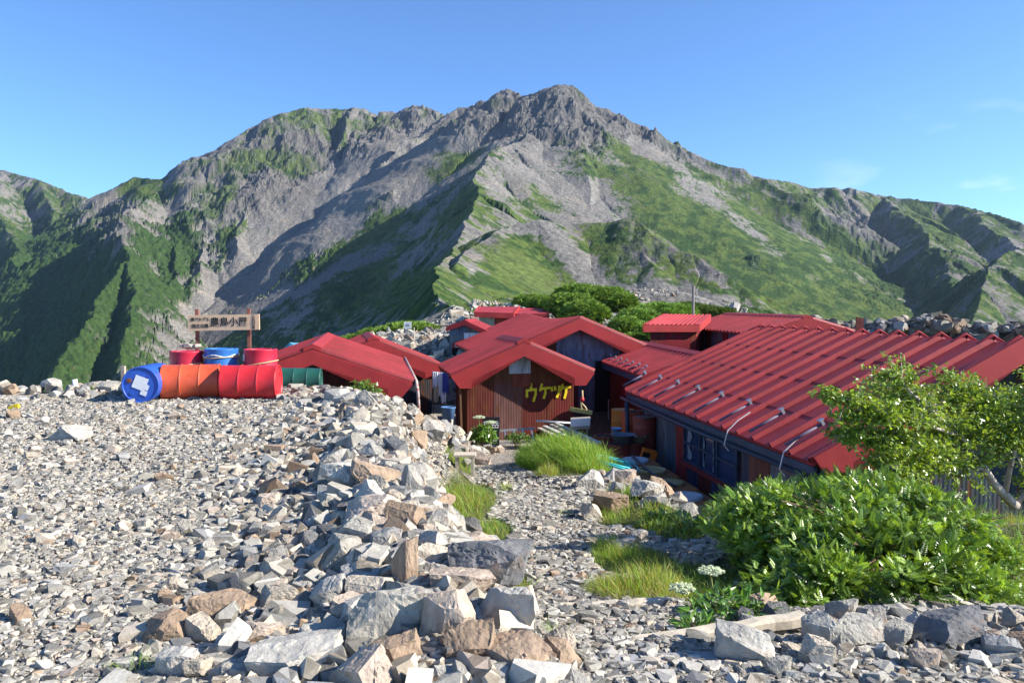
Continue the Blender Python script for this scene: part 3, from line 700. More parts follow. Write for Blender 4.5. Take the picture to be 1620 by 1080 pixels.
# rubble hillside behind the huts
x = rng.uniform(-7.5, -1, 11000); y = rng.uniform(27, 52, 11000)
m = (np.abs(x-(-3.2-.03*(y-30))) < 2.6+.6*rng.normal(0, 1, 11000)); x, y = x[m], y[m]
sz = rng.lognormal(math.log(.24), .4, len(x)); z = height(x, y)+sz*.2
_, cc = pal_rand(len(x), (.3, .3, .2, .06, .06, .03, .05))
V, T, Cc = scatter(SMALL+MID, np.stack([x, y, z], 1), sz, rots(len(x), .6), cc*.9)
x = rng.uniform(-3, 26, 5200); y = rng.uniform(40, 95, 5200); m = fbm(x/6, y/6, 3, off=77) > -.02; x, y = x[m], y[m]
sz = rng.lognormal(math.log(.24), .4, len(x)); z = height(x, y)+sz*.15
_, cc = pal_rand(len(x), (.3, .3, .2, .06, .06, .03, .05)); V2, T2, C2 = scatter(SMALL, np.stack([x, y, z], 1), sz, rots(len(x), .6), cc)
tag(npmesh('rubble', np.concatenate([V, V2]), np.concatenate([T, T2+len(V)]), M_STONE, col=np.concatenate([Cc, C2])), 'sunlit stony slope behind the huts', kind='stuff')
for (px, py, Y, s, key, lab) in [(656, 502, 40, .4, 'tan', 'pointed tan boulder above the small white hillside sign'), (668, 504, 42, .45, 'grey', 'dark grey crag beside the pointed tan boulder on the hillside'),
        (702, 496, 40, .5, 'pale', 'large pale boulder high on the stony slope'), (722, 492, 42, .5, 'grey', 'grey boulder at the top of the stony slope'),
        (686, 520, 38, .5, 'tan', 'sandy block in the middle of the stony slope'), (690, 550, 33, .45, 'pale', 'flat pale slab low on the slope beside the small shed')]:
    p = W(px, py, Y); boulder(p.x, Y, hz(p.x, Y)+s*.3, s, key, lab, 'boulders on the stony slope behind the huts')

# dry stone wall on the right
P = []; S = []
for i in range(1500):
    t = rr2.random(); x = 12.0+t*14; y = 31.5-t*5.5+rr2.gauss(0, .3); zb_ = -.1-.0*t; top = 1.02-.02*x*.4+.16*math.sin(x*1.3)
    zz = zb_+rr2.random()*(top-zb_); s = rr2.uniform(.22, .55)
    P.append((x, y, zz)); S.append(s)
P = np.array(P); S = np.array(S); _, cc = pal_rand(len(P), (.4, .12, .15, .12, .12, .03, .1))
V, T, Cc = scatter(MID, P, S, rots(len(P), .3), cc*.8)
core = MB(); core.hexa([(12, 31.3, -2.5), (26, 25.8, -2.5), (26, 26.3, -2.5), (12, 31.8, -2.5), (12, 31.3, .75), (26, 25.8, .7), (26, 26.3, .7), (12, 31.8, .75)], (.2, .2, .19))
cv = np.concatenate(core.v); cq = np.concatenate(core.q); cq = np.concatenate([cq[:, :3], cq[:, [0, 2, 3]]])
tag(npmesh('stone_wall', np.concatenate([V, cv]), np.concatenate([T, cq+len(V)]), M_STONE, col=np.concatenate([Cc, np.concatenate(core.c)])), 'long dry stone wall of grey blocks behind the biggest red roof', 'stone wall')
# ---------------------------------------------------------------- huts
M_ROOF = mat('red_roof_paint', vcol=True, rough=.55, nscale=.9, namp=.28, dark=(.20, .045, .04), dthr=(.56, .78), dscale=2.6, bump=.003, bscale=9, spec=.4)
_nt = M_ROOF.node_tree; _at = [n for n in _nt.nodes if n.bl_idname == 'ShaderNodeAttribute'][0]; _vm = _nt.nodes.new('ShaderNodeVectorMath'); _vm.operation = 'MULTIPLY'; _vm.inputs[1].default_value = (1., .095, .105)
_to = [l.to_socket for l in _at.outputs['Color'].links]
for _s in _to: _nt.links.new(_vm.outputs[0], _s)
_nt.links.new(_at.outputs['Color'], _vm.inputs[0])
M_FASCIA = mat('red_fascia_paint', (.30, .027, .028), .6, nscale=1.6, namp=.22, dark=(.22, .05, .04), dthr=(.62, .82), dscale=3, bump=.002, bscale=12)
M_CORR = mat('corrugated_iron', vcol=True, rough=.8, nscale=1., namp=.38, dark=(.13, .048, .022), dthr=(.50, .66), dscale=1.3, stretch=(5, 5, 1.1), spec=.1, bump=.002, bscale=20)
M_BLUEW = mat('blue_painted_board', (.032, .05, .095), .6, nscale=6, namp=.3, dark=(.12, .08, .06), dthr=(.6, .75), dscale=4)
M_DARK = mat('dark_interior', (.012, .012, .014), .9)
M_WOODG = mat('weathered_wood', (.36, .31, .25), .85, nscale=9, namp=.3, stretch=(3, 3, 14), bump=.002, bscale=40)
M_WOODB = mat('brown_wood', (.15, .075, .04), .8, nscale=9, namp=.35, bump=.002, bscale=40)
M_METAL = mat('galvanised_metal', (.50, .51, .54), .4, metal=.7, nscale=15, namp=.15)
M_PIPE = mat('dark_blue_pipe', (.03, .04, .07), .45)
M_PURPLE = mat('guard_pipe', (.13, .11, .17), .6)
M_WHITE = mat('white_paint', (.72, .72, .72), .6, nscale=8, namp=.1)
M_TEAL = mat('teal_roof_paint', (.06, .22, .32), .5, nscale=3, namp=.2)
M_LBLUE = mat('pale_blue_plastic', (.24, .44, .72), .4)
M_ROPE = mat('pale_rope', (.55, .50, .38), .9)
M_PALEPIPE = mat('pale_flaking_pipe', (.42, .36, .33), .6, dark=(.25, .06, .04), dthr=(.5, .6), dscale=12)
gm = bpy.data.materials.new('window_glass'); gm.use_nodes = True; gb = gm.node_tree.nodes['Principled BSDF']
gb.inputs['Base Color'].default_value = (.03, .055, .13, 1); gb.inputs['Roughness'].default_value = .1; gb.inputs['Specular IOR Level'].default_value = .8
A_ = Vector((-.127, 1, 0)).normalized(); B_ = Vector((A_.y, -A_.x, 0)); UP = Vector((0, 0, 1))
RED, DRED, RUST, BLUE, GREY, PALE, BLK = (.26, .035, .032), (.14, .022, .02), (.17, .06, .028), (.07, .10, .17), (.20, .21, .23), (.46, .48, .48), (.045, .03, .03)

def slope(mb, R1, R2, E1, E2, n, rw=.05, rh=.05, courses=3, lap=.007, sag=0., thick=.05):
    """roof slope: R1/E1 near ends of ridge and eave, R2/E2 far ends; n standing ribs"""
    R1, R2, E1, E2 = map(Vector, (R1, R2, E1, E2))
    nr = (R2-R1).cross(E1-R1).normalized(); nr = nr if nr.z > 0 else -nr
    Ln = ((R2-R1).length+(E2-E1).length)/2; us = []; hs = []; w = rw/Ln/2
    for i in range(n):
        u = min(max((i+.0)/(n-1), w*1.3), 1-w*1.3)
        us += [u-w*1.25, u-w*.7, u+w*.7, u+w*1.25]; hs += [0, rh, rh, 0]
    us = [0]+us+[1]; hs = [0]+hs+[0]
    vs = []; 
    for k in range(courses):
        vs += [(k/courses+(.0006 if k else 0), 0.), ((k+1)/courses, lap)]
    P = lambda u, v, h: (R1.lerp(R2, u)).lerp(E1.lerp(E2, u), v)+nr*h-UP*(sag*math.sin(math.pi*u)*(1-v))
    V = []; Cv = []; m = len(us); valley_shade = rw > .1  # wide-ribbed roofs: shade between the ribs painted into the valley colour
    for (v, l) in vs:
        for u, h in zip(us, hs): V.append(tuple(P(u, v, h+(l if h == 0 else 0)))); Cv.append((1, 1, 1) if h else (.42, .42, .5) if valley_shade else (.95, .95, .95))
    Q = []
    for r in range(len(vs)-1):
        for c in range(m-1): Q.append((r*m+c, r*m+c+1, (r+1)*m+c+1, (r+1)*m+c))
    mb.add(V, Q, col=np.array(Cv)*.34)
    for i in range(8):
        a, b = i/8, (i+1)/8
        mb.hexa([P(a, 0, -thick), P(b, 0, -thick), P(b, 1, -thick), P(a, 1, -thick), P(a, 0, -.006), P(b, 0, -.006), P(b, 1, -.006), P(a, 1, -.006)], (.3, .3, .3))
    return nr
def fascia(mb, R, E, out, fh=.30, th=.045, boxed=True, up=-.03):
    R, E, out = Vector(R), Vector(E), Vector(out).normalized(); L_ = (E-R); hl = Vector((L_.x, L_.y, 0)); w = hl.length; inn = -hl.normalized()
    top = lambda t: E+(R-E)*(t/w)+UP*up
    if boxed: poly = [top(w), top(0), E+inn*.24-UP*(fh*.95)+UP*up, E+inn*.55-UP*(fh*.95)+UP*up, top(.55)-UP*fh, top(w)-UP*fh]
    else: poly = [top(w), top(0), top(0)-UP*fh, top(.3)-UP*fh, top(.5)-UP*fh, top(w)-UP*fh]
    V = [tuple(p+out*.004) for p in poly]+[tuple(p+out*th) for p in poly]; k = 6
    Q = [(i, (i+1) % k, (i+1) % k+k, i+k) for i in range(k)]+[(0, 1, 2, 3), (0, 3, 4, 5), (6, 9, 8, 7), (6, 11, 10, 9)]
    mb.add(V, Q)
def wall(P, Q_, zb, top, cols, rows=None, amp=.002, pitch=.07, pw=.66):
    """corrugated wall between ground points P and Q_; top(t in 0..1) -> z; cols: per panel list of colours bottom->top"""
    P, Q_ = Vector((P[0], P[1], 0)), Vector((Q_[0], Q_[1], 0)); d = Q_-P; L_ = d.length; d.normalize(); n = Vector((d.y, -d.x, 0))
    mb = MB(); npan = max(1, round(L_/pw)); rows = rows or []
    for i in range(npan):
        c = cols[i % len(cols)]; a = i*L_/npan; b = min((i+1)*L_/npan+.03, L_)
        ns = max(3, int((b-a)/pitch*5)); fr = [0]+rows+[1]
        for j in range(len(fr)-1):
            V = []; cc = c[j % len(c)]
            for k in range(ns+1):
                s = a+(b-a)*k/ns; o = math.sin(2*math.pi*s/pitch)*amp+.006*(i % 2)+.005*(j % 2)
                zt = top(s/L_); hh = zt-zb; base = P+d*s+n*o
                zm = min(zb+(wall.h if wall.h else hh)*(rows[0] if rows else 1), zt-.01)
                lo, hi = ((zb, zt) if len(fr) == 2 else ((zb, zm) if j == 0 else (zm-.03, zt)))
                V += [(base.x, base.y, lo), (base.x, base.y, max(hi, lo+.001))]
            mb.add(V, [(2*k, 2*k+2, 2*k+3, 2*k+1) for k in range(ns)], col=cc)
    return mb
wall.h = 0
def lin(a, b): return lambda t: a+(b-a)*t
def gab(a, m, b, tm=.5): return lambda t: a+(m-a)*(t/tm) if t < tm else m+(b-m)*((t-tm)/(1-tm))
def rnd_cols(n, pal, seed, k=2):
    r = random.Random(seed); return [[tuple(c*r.uniform(.75, 1.2) for c in r.choice(pal)) for _ in range(k)] for _ in range(n)]
def gable_hut(label, RN, RF, eL, eR, drop, zg, n, seed, pal, group='red-roofed huts', rw=.11, rh=.09, sag=0, fh=.30, over=.35, side=.30, courses=3, front=None, name='hut', eFL=None, boxed=True, roofmat=None, fasmat=None, colr=None):
    """RN/RF near and far ridge ends (world); eL/eR half widths; drop: eave drop (left, right)"""
    RN, RF = Vector(RN), Vector(RF); a = (RF-RN); a.z = 0; Ln = a.length; a.normalize(); b = Vector((a.y, -a.x, 0))
    t = thing(name, (RN.x, RN.y, zg), label, 'hut', group); t['_g'] = 0
    roof = MB(); ends = {}
    for sgn, w, dr in ((-1, eL, drop[0]), (1, eR, drop[1])):
        E1 = RN+b*sgn*w-UP*dr; E2 = RF+b*sgn*(w if not (eFL and sgn < 0) else eFL)-UP*dr
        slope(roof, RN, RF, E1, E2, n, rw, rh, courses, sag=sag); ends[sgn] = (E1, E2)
        
        for q_ in ((RN, E1, -a), (RF, E2, a)):
            fas = MB(); fascia(fas, *q_, fh, boxed=boxed); fas.build('fascia', fasmat or M_FASCIA, t)
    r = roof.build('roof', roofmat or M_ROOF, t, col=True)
    cap = MB()
    if sag == 0:
        for sgn in (-1, 1):
            dd = (ends[sgn][0]-RN).normalized(); nn = UP
            cap.hexa([RN+UP*(rh*.2), RF+UP*(rh*.2), RF+dd*.2, RN+dd*.2, RN+UP*(rh+.02), RF+UP*(rh+.02), RF+dd*.2+UP*(rh+.01), RN+dd*.2+UP*(rh+.01)])
        cap.build('ridge_cap', fasmat or M_FASCIA, r)
    # walls
    zl = RN.z-drop[0]; zr_ = RN.z-drop[1]; ml = (drop[0]/eL)*side; mr = (drop[1]/eR)*side
    F0 = RN+a*over-b*(eL-side); F1 = RN+a*over+b*(eR-side); G0 = RF-a*.25-b*(eL-side); G1 = RF-a*.25+b*(eR-side)
    tm = (eL-side)/(eL+eR-2*side); dz = .06
    wall.h = max(.3, (zl+zr_)/2-zg)*1.0
    cols = front or rnd_cols(9, pal, seed)
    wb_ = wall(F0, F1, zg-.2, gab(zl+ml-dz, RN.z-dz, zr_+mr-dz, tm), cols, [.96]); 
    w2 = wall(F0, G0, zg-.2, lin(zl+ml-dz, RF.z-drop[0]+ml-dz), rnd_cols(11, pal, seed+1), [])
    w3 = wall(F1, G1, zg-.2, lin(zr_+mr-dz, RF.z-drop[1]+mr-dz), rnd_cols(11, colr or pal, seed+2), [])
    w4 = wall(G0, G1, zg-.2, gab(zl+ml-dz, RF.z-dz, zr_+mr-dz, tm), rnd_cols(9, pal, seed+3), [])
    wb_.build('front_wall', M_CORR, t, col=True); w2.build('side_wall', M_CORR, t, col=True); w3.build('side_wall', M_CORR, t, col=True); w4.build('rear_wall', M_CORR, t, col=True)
    return t, a, b, ends, (F0, F1, G0, G1)

# front hut with the painted word
WO = (.20, .085, .045)
f_cols = [[tuple(k*.68 for k in c_) for c_ in p_] for p_ in [[(.17, .045, .035), (.14, .055, .03)], [(.20, .10, .085), WO], [(.19, .045, .035), (.19, .065, .028)], [(.21, .04, .034), (.20, .075, .035)], [(.21, .04, .034), (.15, .055, .03)], [(.15, .05, .04), (.12, .11, .10)]]]
RN = W(829, 541, 21); RF = W(795, 535, 24.2)
h3, a, b, ends, wp = gable_hut('front hut of rusty dark red corrugated iron with yellow katakana painted on its gable wall', RN, RF, 1.95, 1.93, (.84, .82), -1.95, 10, 3, [RUST, DRED, RED], front=f_cols, fh=.34, side=.48)
# pale patch and plain sheets on the gable
pb = MB(); c0 = wp[0].lerp(wp[1], .5)-a*.03
w_ = wall(tuple(c0-b*.33-a*.0), tuple(c0+b*.26), RN.z-.86, gab(RN.z-.43, RN.z-.34, RN.z-.48), [[PALE]], []); w_.build('sheet_patch', M_CORR, h3, col=True)
w_ = wall(tuple(c0-b*.24-a*.01), tuple(c0+b*.27-a*.01), RN.z-1.22, lin(RN.z-.87, RN.z-.87), [[(.20, .055, .03)]], []); w_.build('boarded_hatch', M_CORR, h3, col=True)
fr = MB(); fr.bar(c0+b*.28-a*.02-UP*1.22, c0+b*.28-a*.02-UP*.87, .03, .02); fr.bar(c0-b*.27-a*.02-UP*1.22, c0-b*.27-a*.02-UP*.87, .03, .02); 
for v in fr.v: pass
fr.build('hatch_frame', M_METAL, h3)
# painted katakana strokes (u along the wall in m from its left end, v height)
M_YEL = mat('yellow_paint', (.85, .66, .02), .6, nscale=12, namp=.15, dark=(.35, .17, .03), dthr=(.68, .78), dscale=18)
def strokes(parent, base, ux, uz, out, segs, w, m, name='lettering'):
    mb = MB()
    for pts in segs:
        for p, q in zip(pts[:-1], pts[1:]):
            A = base+ux*p[0]+uz*p[1]; B = base+ux*q[0]+uz*q[1]; d = (B-A).normalized(); A2 = A-d*w*.45; B2 = B+d*w*.45
            s = d.cross(out).normalized()*w/2; o1, o2 = out*.002, out*.008
            mb.hexa([A2-s+o1, B2-s+o1, B2+s+o1, A2+s+o1, A2-s+o2, B2-s+o2, B2+s+o2, A2+s+o2])
            out = out*1.0008
    return mb.build(name, m, parent)
def zpt(zx, zy): # pixel of the third zoom crop -> position in metres on the gable plane, from its centre
    p = W(680+zx/4.5, 460+zy/4.5, wp[0].y+.02); return p
def on_gable(zx, zy):
    px, py = 680+zx/4.5, 460+zy/4.5; u = (px-810)/FPX
    F = wp[0]; s = (F.x-u*F.y)/(u*b.y-b.x); Y = F.y+b.y*s; q = W(px, py, Y); return (s, q.z)
ST_ = [[(718, 663), (720, 695)], [(690, 750), (690, 708), (752, 700), (752, 735), (738, 780)],
       [(796, 666), (786, 705)], [(792, 696), (848, 688)], [(822, 694), (822, 725), (812, 758)],
       [(866, 690), (870, 706)], [(890, 684), (893, 700)], [(921, 680), (920, 712), (906, 752)],
       [(945, 668), (934, 704)], [(942, 690), (996, 682)], [(970, 690), (970, 722), (960, 758)]]
segs = [[on_gable(*p) for p in s] for s in ST_]
strokes(h3, Vector((wp[0].x, wp[0].y, 0))-a*.022, b, UP, -a, segs, .066, M_YEL)
# a low wooden post under the left eave
mb = MB(); mb.bar(ends[-1][0]+b*.28+a*.3-UP*.12, (ends[-1][0]+b*.33+a*.3).xy.to_3d()+UP*-2.1, .10, .05); mb.build('corner_post', M_WOODB, h3)

# the larger hut behind it, with a sagging ridge
RN = W(917, 503, 25.2); RF = W(831, 497, 34)
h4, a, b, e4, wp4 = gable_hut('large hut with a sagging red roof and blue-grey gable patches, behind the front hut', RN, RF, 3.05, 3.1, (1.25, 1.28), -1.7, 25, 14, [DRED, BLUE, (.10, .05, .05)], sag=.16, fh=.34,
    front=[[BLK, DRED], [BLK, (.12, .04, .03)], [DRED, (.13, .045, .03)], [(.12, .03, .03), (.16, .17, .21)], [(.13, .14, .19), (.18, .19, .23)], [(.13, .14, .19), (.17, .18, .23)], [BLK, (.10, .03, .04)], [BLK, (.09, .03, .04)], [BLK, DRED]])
dk = MB(); c0 = wp4[0].lerp(wp4[1], .5)
pz = c0-a*.03; w_ = wall(tuple(pz-b*.55), tuple(pz+b*1.0), RN.z-1.65, lin(RN.z-1.02, RN.z-1.02), [[(.14, .16, .23)], [(.17, .19, .26)]], []); w_.build('sheet_patch', M_CORR, h4, col=True)
p = wp4[1]-b*1.7-a*.03; dk.box((p.x, p.y, -1.1), (1.0, .04, 1.7), b, a); dk.build('doorway', M_DARK, h4)

# hut at the left, behind the green drum
RN = W(494, 552, 17); RF = W(519, 531.5, 22.6)
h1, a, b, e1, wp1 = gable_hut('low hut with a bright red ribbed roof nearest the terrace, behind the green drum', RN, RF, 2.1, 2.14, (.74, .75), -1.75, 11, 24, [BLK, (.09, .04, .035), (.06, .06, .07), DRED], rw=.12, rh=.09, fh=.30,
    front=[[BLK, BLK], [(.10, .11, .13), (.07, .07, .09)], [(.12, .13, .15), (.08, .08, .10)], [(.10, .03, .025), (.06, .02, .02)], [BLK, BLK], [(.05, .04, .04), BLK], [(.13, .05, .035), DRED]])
mb = MB(); E = e1[1]
mb.tube([E[1]+UP*.10+b*.02, E[0].lerp(E[1], .3)+UP*.06+b*.05, E[0]+UP*.02+b*.07-a*.05, E[0]+b*.10-a*.03-UP*.25, E[0]+b*.16-UP*1.5], .035); mb.build('downpipe', M_PALEPIPE, h1, smooth=True)
mb = MB(); mb.tube([E[0]-b*.42-a*.01-UP*.1, E[0]-b*.42-a*.01-UP*1.5], .03); mb.build('downpipe', M_PALEPIPE, h1, smooth=True)
# the next one behind
RN = W(591, 537, 24); RF = W(581, 529, 28)
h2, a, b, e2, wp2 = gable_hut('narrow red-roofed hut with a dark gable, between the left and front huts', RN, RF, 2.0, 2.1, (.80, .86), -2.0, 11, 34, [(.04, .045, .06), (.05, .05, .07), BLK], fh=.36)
# roof between the front hut and the long hut
z_ = -.27; E1 = W(1015, 595, 20.5); E2 = W(940, 568, 26.8); E2.z = E1.z
R1 = E1+Vector((.99, .126, 0))*1.62; R1.z = .27; R2 = E2+Vector((.99, .126, 0))*1.62; R2.z = .27
h5, a, b, e5, wp5 = gable_hut('middle hut with a low ribbed roof and small snow guards, right of the dark doorway', R1-A_*.0, R2, 1.62, 1.7, (.54, .54), -2.0, 19, 44, [DRED, (.16, .02, .022), (.12, .02, .02)], rw=.08, rh=.06, fh=.2, boxed=False)
def snow_guard(parent, E, d_up, nr, name='snow_guard', L_=.46, s=1.):
    mb = MB(); A = E+nr*(.105*s); B = E+d_up*L_+nr*(.105*s)
    mb.tube([A, B], .020*s, 8); g = mb.build(name, M_PURPLE, parent, smooth=True)
    mb = MB(); mb.box(B+nr*.02*s, (.07*s, .04*s, .07*s), d_up.cross(nr), d_up, nr); mb.box(B+nr*.06*s, (.08*s, .07*s, .012*s), d_up.cross(nr), d_up, nr); mb.build('bracket', M_METAL, g)
up5 = (R1-E1).normalized(); n5 = (R2-R1).cross(E1-R1).normalized(); n5 = n5 if n5.z > 0 else -n5
for i in range(8):
    snow_guard(h5, E1.lerp(E2, .10+.82*i/7.)+up5*.05, up5, n5, L_=.30, s=.8)
mb = MB(); mb.bar(E1-UP*.13+b*.04, E2-UP*.13+b*.04, .05, .16, col=(1, 1, 1)); mb.build('eave_board', M_BLUEW, h5)
wl = wp5[0]
fr = MB(); c = wp5[0].lerp(wp5[2], .22)-b*.035; c.z = -.82
for k in range(5): q = c+a*(k*.22-.44); fr.bar(q-UP*.3, q+UP*.3, .03, .03, a)
for k in range(3): fr.bar(c-a*.46+UP*(k*.3-.3), c+a*.46+UP*(k*.3-.3), .03, .03)
f = fr.build('window', M_BLUEW, h5); g = MB(); g.box(c+b*.015, (.9, .01, .58), a, b); g.build('pane', gm, f)
mb = MB(); q = wp5[0].lerp(wp5[2], .62)-b*.05; mb.tube([(q.x-.25, q.y, -2.0), (q.x-.25, q.y, -1.35)], .02); mb.build('standpipe', M_METAL, h5)

# the long hut on the right
aB = Vector((-.14, .99, 0)).normalized(); bB = Vector((aB.y, -aB.x, 0))
N_ = Vector((3.95, 10.4, -.50)); F_ = N_+aB*8.75; RNb = N_+bB*3.02; RNb.z = 1.06; RFb = F_+bB*3.4; RFb.z = 1.0
big = thing('long_hut', (RNb.x, RNb.y, -1.98), 'long hut with the widest red roof, high ribs and a six-pane window', 'hut', 'red-roofed huts')
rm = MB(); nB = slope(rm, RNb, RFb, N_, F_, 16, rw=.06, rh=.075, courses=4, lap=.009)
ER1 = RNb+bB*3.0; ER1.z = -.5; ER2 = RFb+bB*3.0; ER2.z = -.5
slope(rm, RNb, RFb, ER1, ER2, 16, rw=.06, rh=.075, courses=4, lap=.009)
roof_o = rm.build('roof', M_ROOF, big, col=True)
for i in range(16):
    rc = MB()
    u = min(max(i/15, .006), .994); p = RNb.lerp(RFb, u); q = N_.lerp(F_, u); dn = (q-p).normalized(); dn2 = Vector((-dn.x, -dn.y, dn.z))
    sd = aB*.045
    V = [p+UP*.085-sd, p+UP*.085+sd, p+dn*.22+nB*.085-sd, p+dn*.22+nB*.085+sd, p+UP*.115, p+dn2*.22+UP*.08-sd, p+dn2*.22+UP*.08+sd]
    rc.add([tuple(v) for v in V], Q=[(0, 1, 3, 2), (0, 1, 6, 5)], T=[(0, 1, 4), (2, 3, 4), (0, 2, 4), (1, 4, 3), (5, 4, 6), (0, 4, 5), (1, 6, 4)])
    rc.build('ridge_cap', M_FASCIA, roof_o)
for q_ in ((RNb, N_, -aB, .36, .06), (RNb, ER1, -aB, .36, .06), (RFb, F_, aB, .2, .04)):
    fm = MB(); fascia(fm, *q_, boxed=q_[3] > .3, up=.09); fm.build('fascia', M_FASCIA, big)
upB = (RNb-N_).normalized()
for i in range(1, 16, 2):
    u = i/15; snow_guard(big, N_.lerp(F_, u)+upB*.04+aB*.12, upB, nB, L_=.62, s=1.1)
mb = MB(); mb.bar(N_-UP*.11+bB*.05, F_-UP*.11+bB*.05, .05, .11); mb.bar(N_-UP*.22+bB*.18, F_-UP*.22+bB*.18, .12, .10); mb.build('eave_board', M_BLUEW, big)
mb = MB(); mb.tube([N_-UP*.20-bB*.0+aB*.2, N_.lerp(F_, .5)-UP*.24-bB*.01, F_-UP*.20-bB*.02+aB*.3], .032, 10); mb.build('gutter', M_PIPE, big, smooth=True)
w0 = N_+bB*.34+aB*.35; w1 = F_+bB*.34-aB*.2; zt = -.40
wall.h = 0
cs = [[(.16, .17, .20)], [(.14, .16, .20)], [(.19, .08, .06)], [(.12, .15, .22)]]
w_ = wall(w0, w0.lerp(w1, .28), -2.1, lin(zt, zt), cs, []); w_.build('side_wall', M_CORR, big, col=True)
s_a, s_b = 2.62, 5.15      # window stretch along the wall
Lw = (w1-w0).length; pa = w0+aB*s_a; pb_ = w0+aB*s_b
w_ = wall(w0.lerp(w1, .28), pa, -2.1, lin(zt, zt), [[(.08, .09, .13)]], []); w_.build('side_wall', M_CORR, big, col=True)
w_ = wall(pa, pb_, -2.1, lin(-1.55, -1.55), [[(.05, .06, .11)], [(.06, .08, .16)], [(.17, .03, .03)]], []); w_.build('side_wall', M_CORR, big, col=True)
w_ = wall(pb_, w1, -2.1, lin(zt, zt), [[(.30, .035, .04)], [(.09, .11, .15)], [(.15, .17, .20)], [(.13, .15, .20)], [(.12, .15, .22)]], []); w_.build('side_wall', M_CORR, big, col=True)
mb = MB(); mb.box((pa.lerp(pb_, .5).x, pa.lerp(pb_, .5).y, -.60), ((pb_-pa).length, .04, .40), aB, bB); mb.build('lintel_board', M_BLUEW, big)
fr = MB(); c = pa.lerp(pb_, .5)-bB*.05; z0, z1 = -1.53, -.80
for k in range(4): q = pa.lerp(pb_, k/3)-bB*.05; fr.box((q.x, q.y, (z0+z1)/2), (.05, .05, z1-z0), aB, bB)
for z in (z0, (z0+z1)/2, z1): fr.box((c.x, c.y, z), ((pb_-pa).length+.05, .05, .05), aB, bB)
f = fr.build('window', M_BLUEW, big)
for k in range(3):
    q = pa.lerp(pb_, (k+.5)/3)-bB*.035; g = MB(); g.box((q.x, q.y, (z0+z1)/2), ((pb_-pa).length/3-.05, .008, z1-z0-.05), aB, bB); g.build('pane', gm, f)
# curtain behind / pale plastic film in the panes
M_FILM = mat('wrinkled_film', (.22, .25, .32), .5, bump=.02, bscale=12)
for k, (w_a, w_b) in enumerate([(.06, .17), (.385, .43), (.57, .61)]):
    q0 = pa.lerp(pb_, 1-w_a)-bB*.045; q1 = pa.lerp(pb_, 1-w_b)-bB*.045; mb = MB(); V = []
    for i in range(9):
        for j in range(2):
            p = q0.lerp(q1, j+.0) if False else q0.lerp(q1, j*(.75+.25*math.sin(i*1.3+k))+.08*math.sin(i*1.1)); V.append((p.x-.012*j, p.y, z0+.06+(z1-z0-.12)*i/8))
    mb.add(V, [(2*i, 2*i+1, 2*i+3, 2*i+2) for i in range(8)]); mb.build('curtain', M_FILM, f)
sb = MB(); q = c.copy(); q.z = -1.58; sb.box(q-bB*.03, ((pb_-pa).length+.2, .08, .08), aB, bB); sb.build('sill', mat('sill_red', (.22, .025, .03), .6), f)
g0 = RNb+aB*.35-bB*2.75; g1 = RNb+aB*.35+bB*2.75
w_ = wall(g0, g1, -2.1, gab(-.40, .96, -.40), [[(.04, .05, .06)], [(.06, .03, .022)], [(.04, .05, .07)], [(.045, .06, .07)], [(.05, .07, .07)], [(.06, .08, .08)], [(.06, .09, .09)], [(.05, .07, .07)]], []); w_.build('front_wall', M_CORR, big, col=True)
f0 = RFb-aB*.3-bB*3.0; f1 = RFb-aB*.3+bB*2.75
w_ = wall(f0, f1, -2.1, gab(-.40, .90, -.40), [[DRED], [BLK]], []); w_.build('rear_wall', M_CORR, big, col=True)
mb = MB(); p0 = W(990, 640, 18.6); mb.tube([(p0.x+.02, p0.y, -.70), (p0.x+.06, p0.y-.1, -1.9)], .05); mb.build('eave_post', M_PIPE, big, smooth=True)
for k, (t_, dx) in enumerate([(.30, 0), (.08, 0)]):
    E = N_.lerp(F_, t_); mb = MB(); mb.tube([E+upB*.45+nB*.12, E+upB*.2+nB*.1, E-bB*.04+UP*.02, E-bB*.10-UP*.22, E-bB*.02-UP*.32], .010, 6); mb.build('tie_cord', M_WHITE, big)

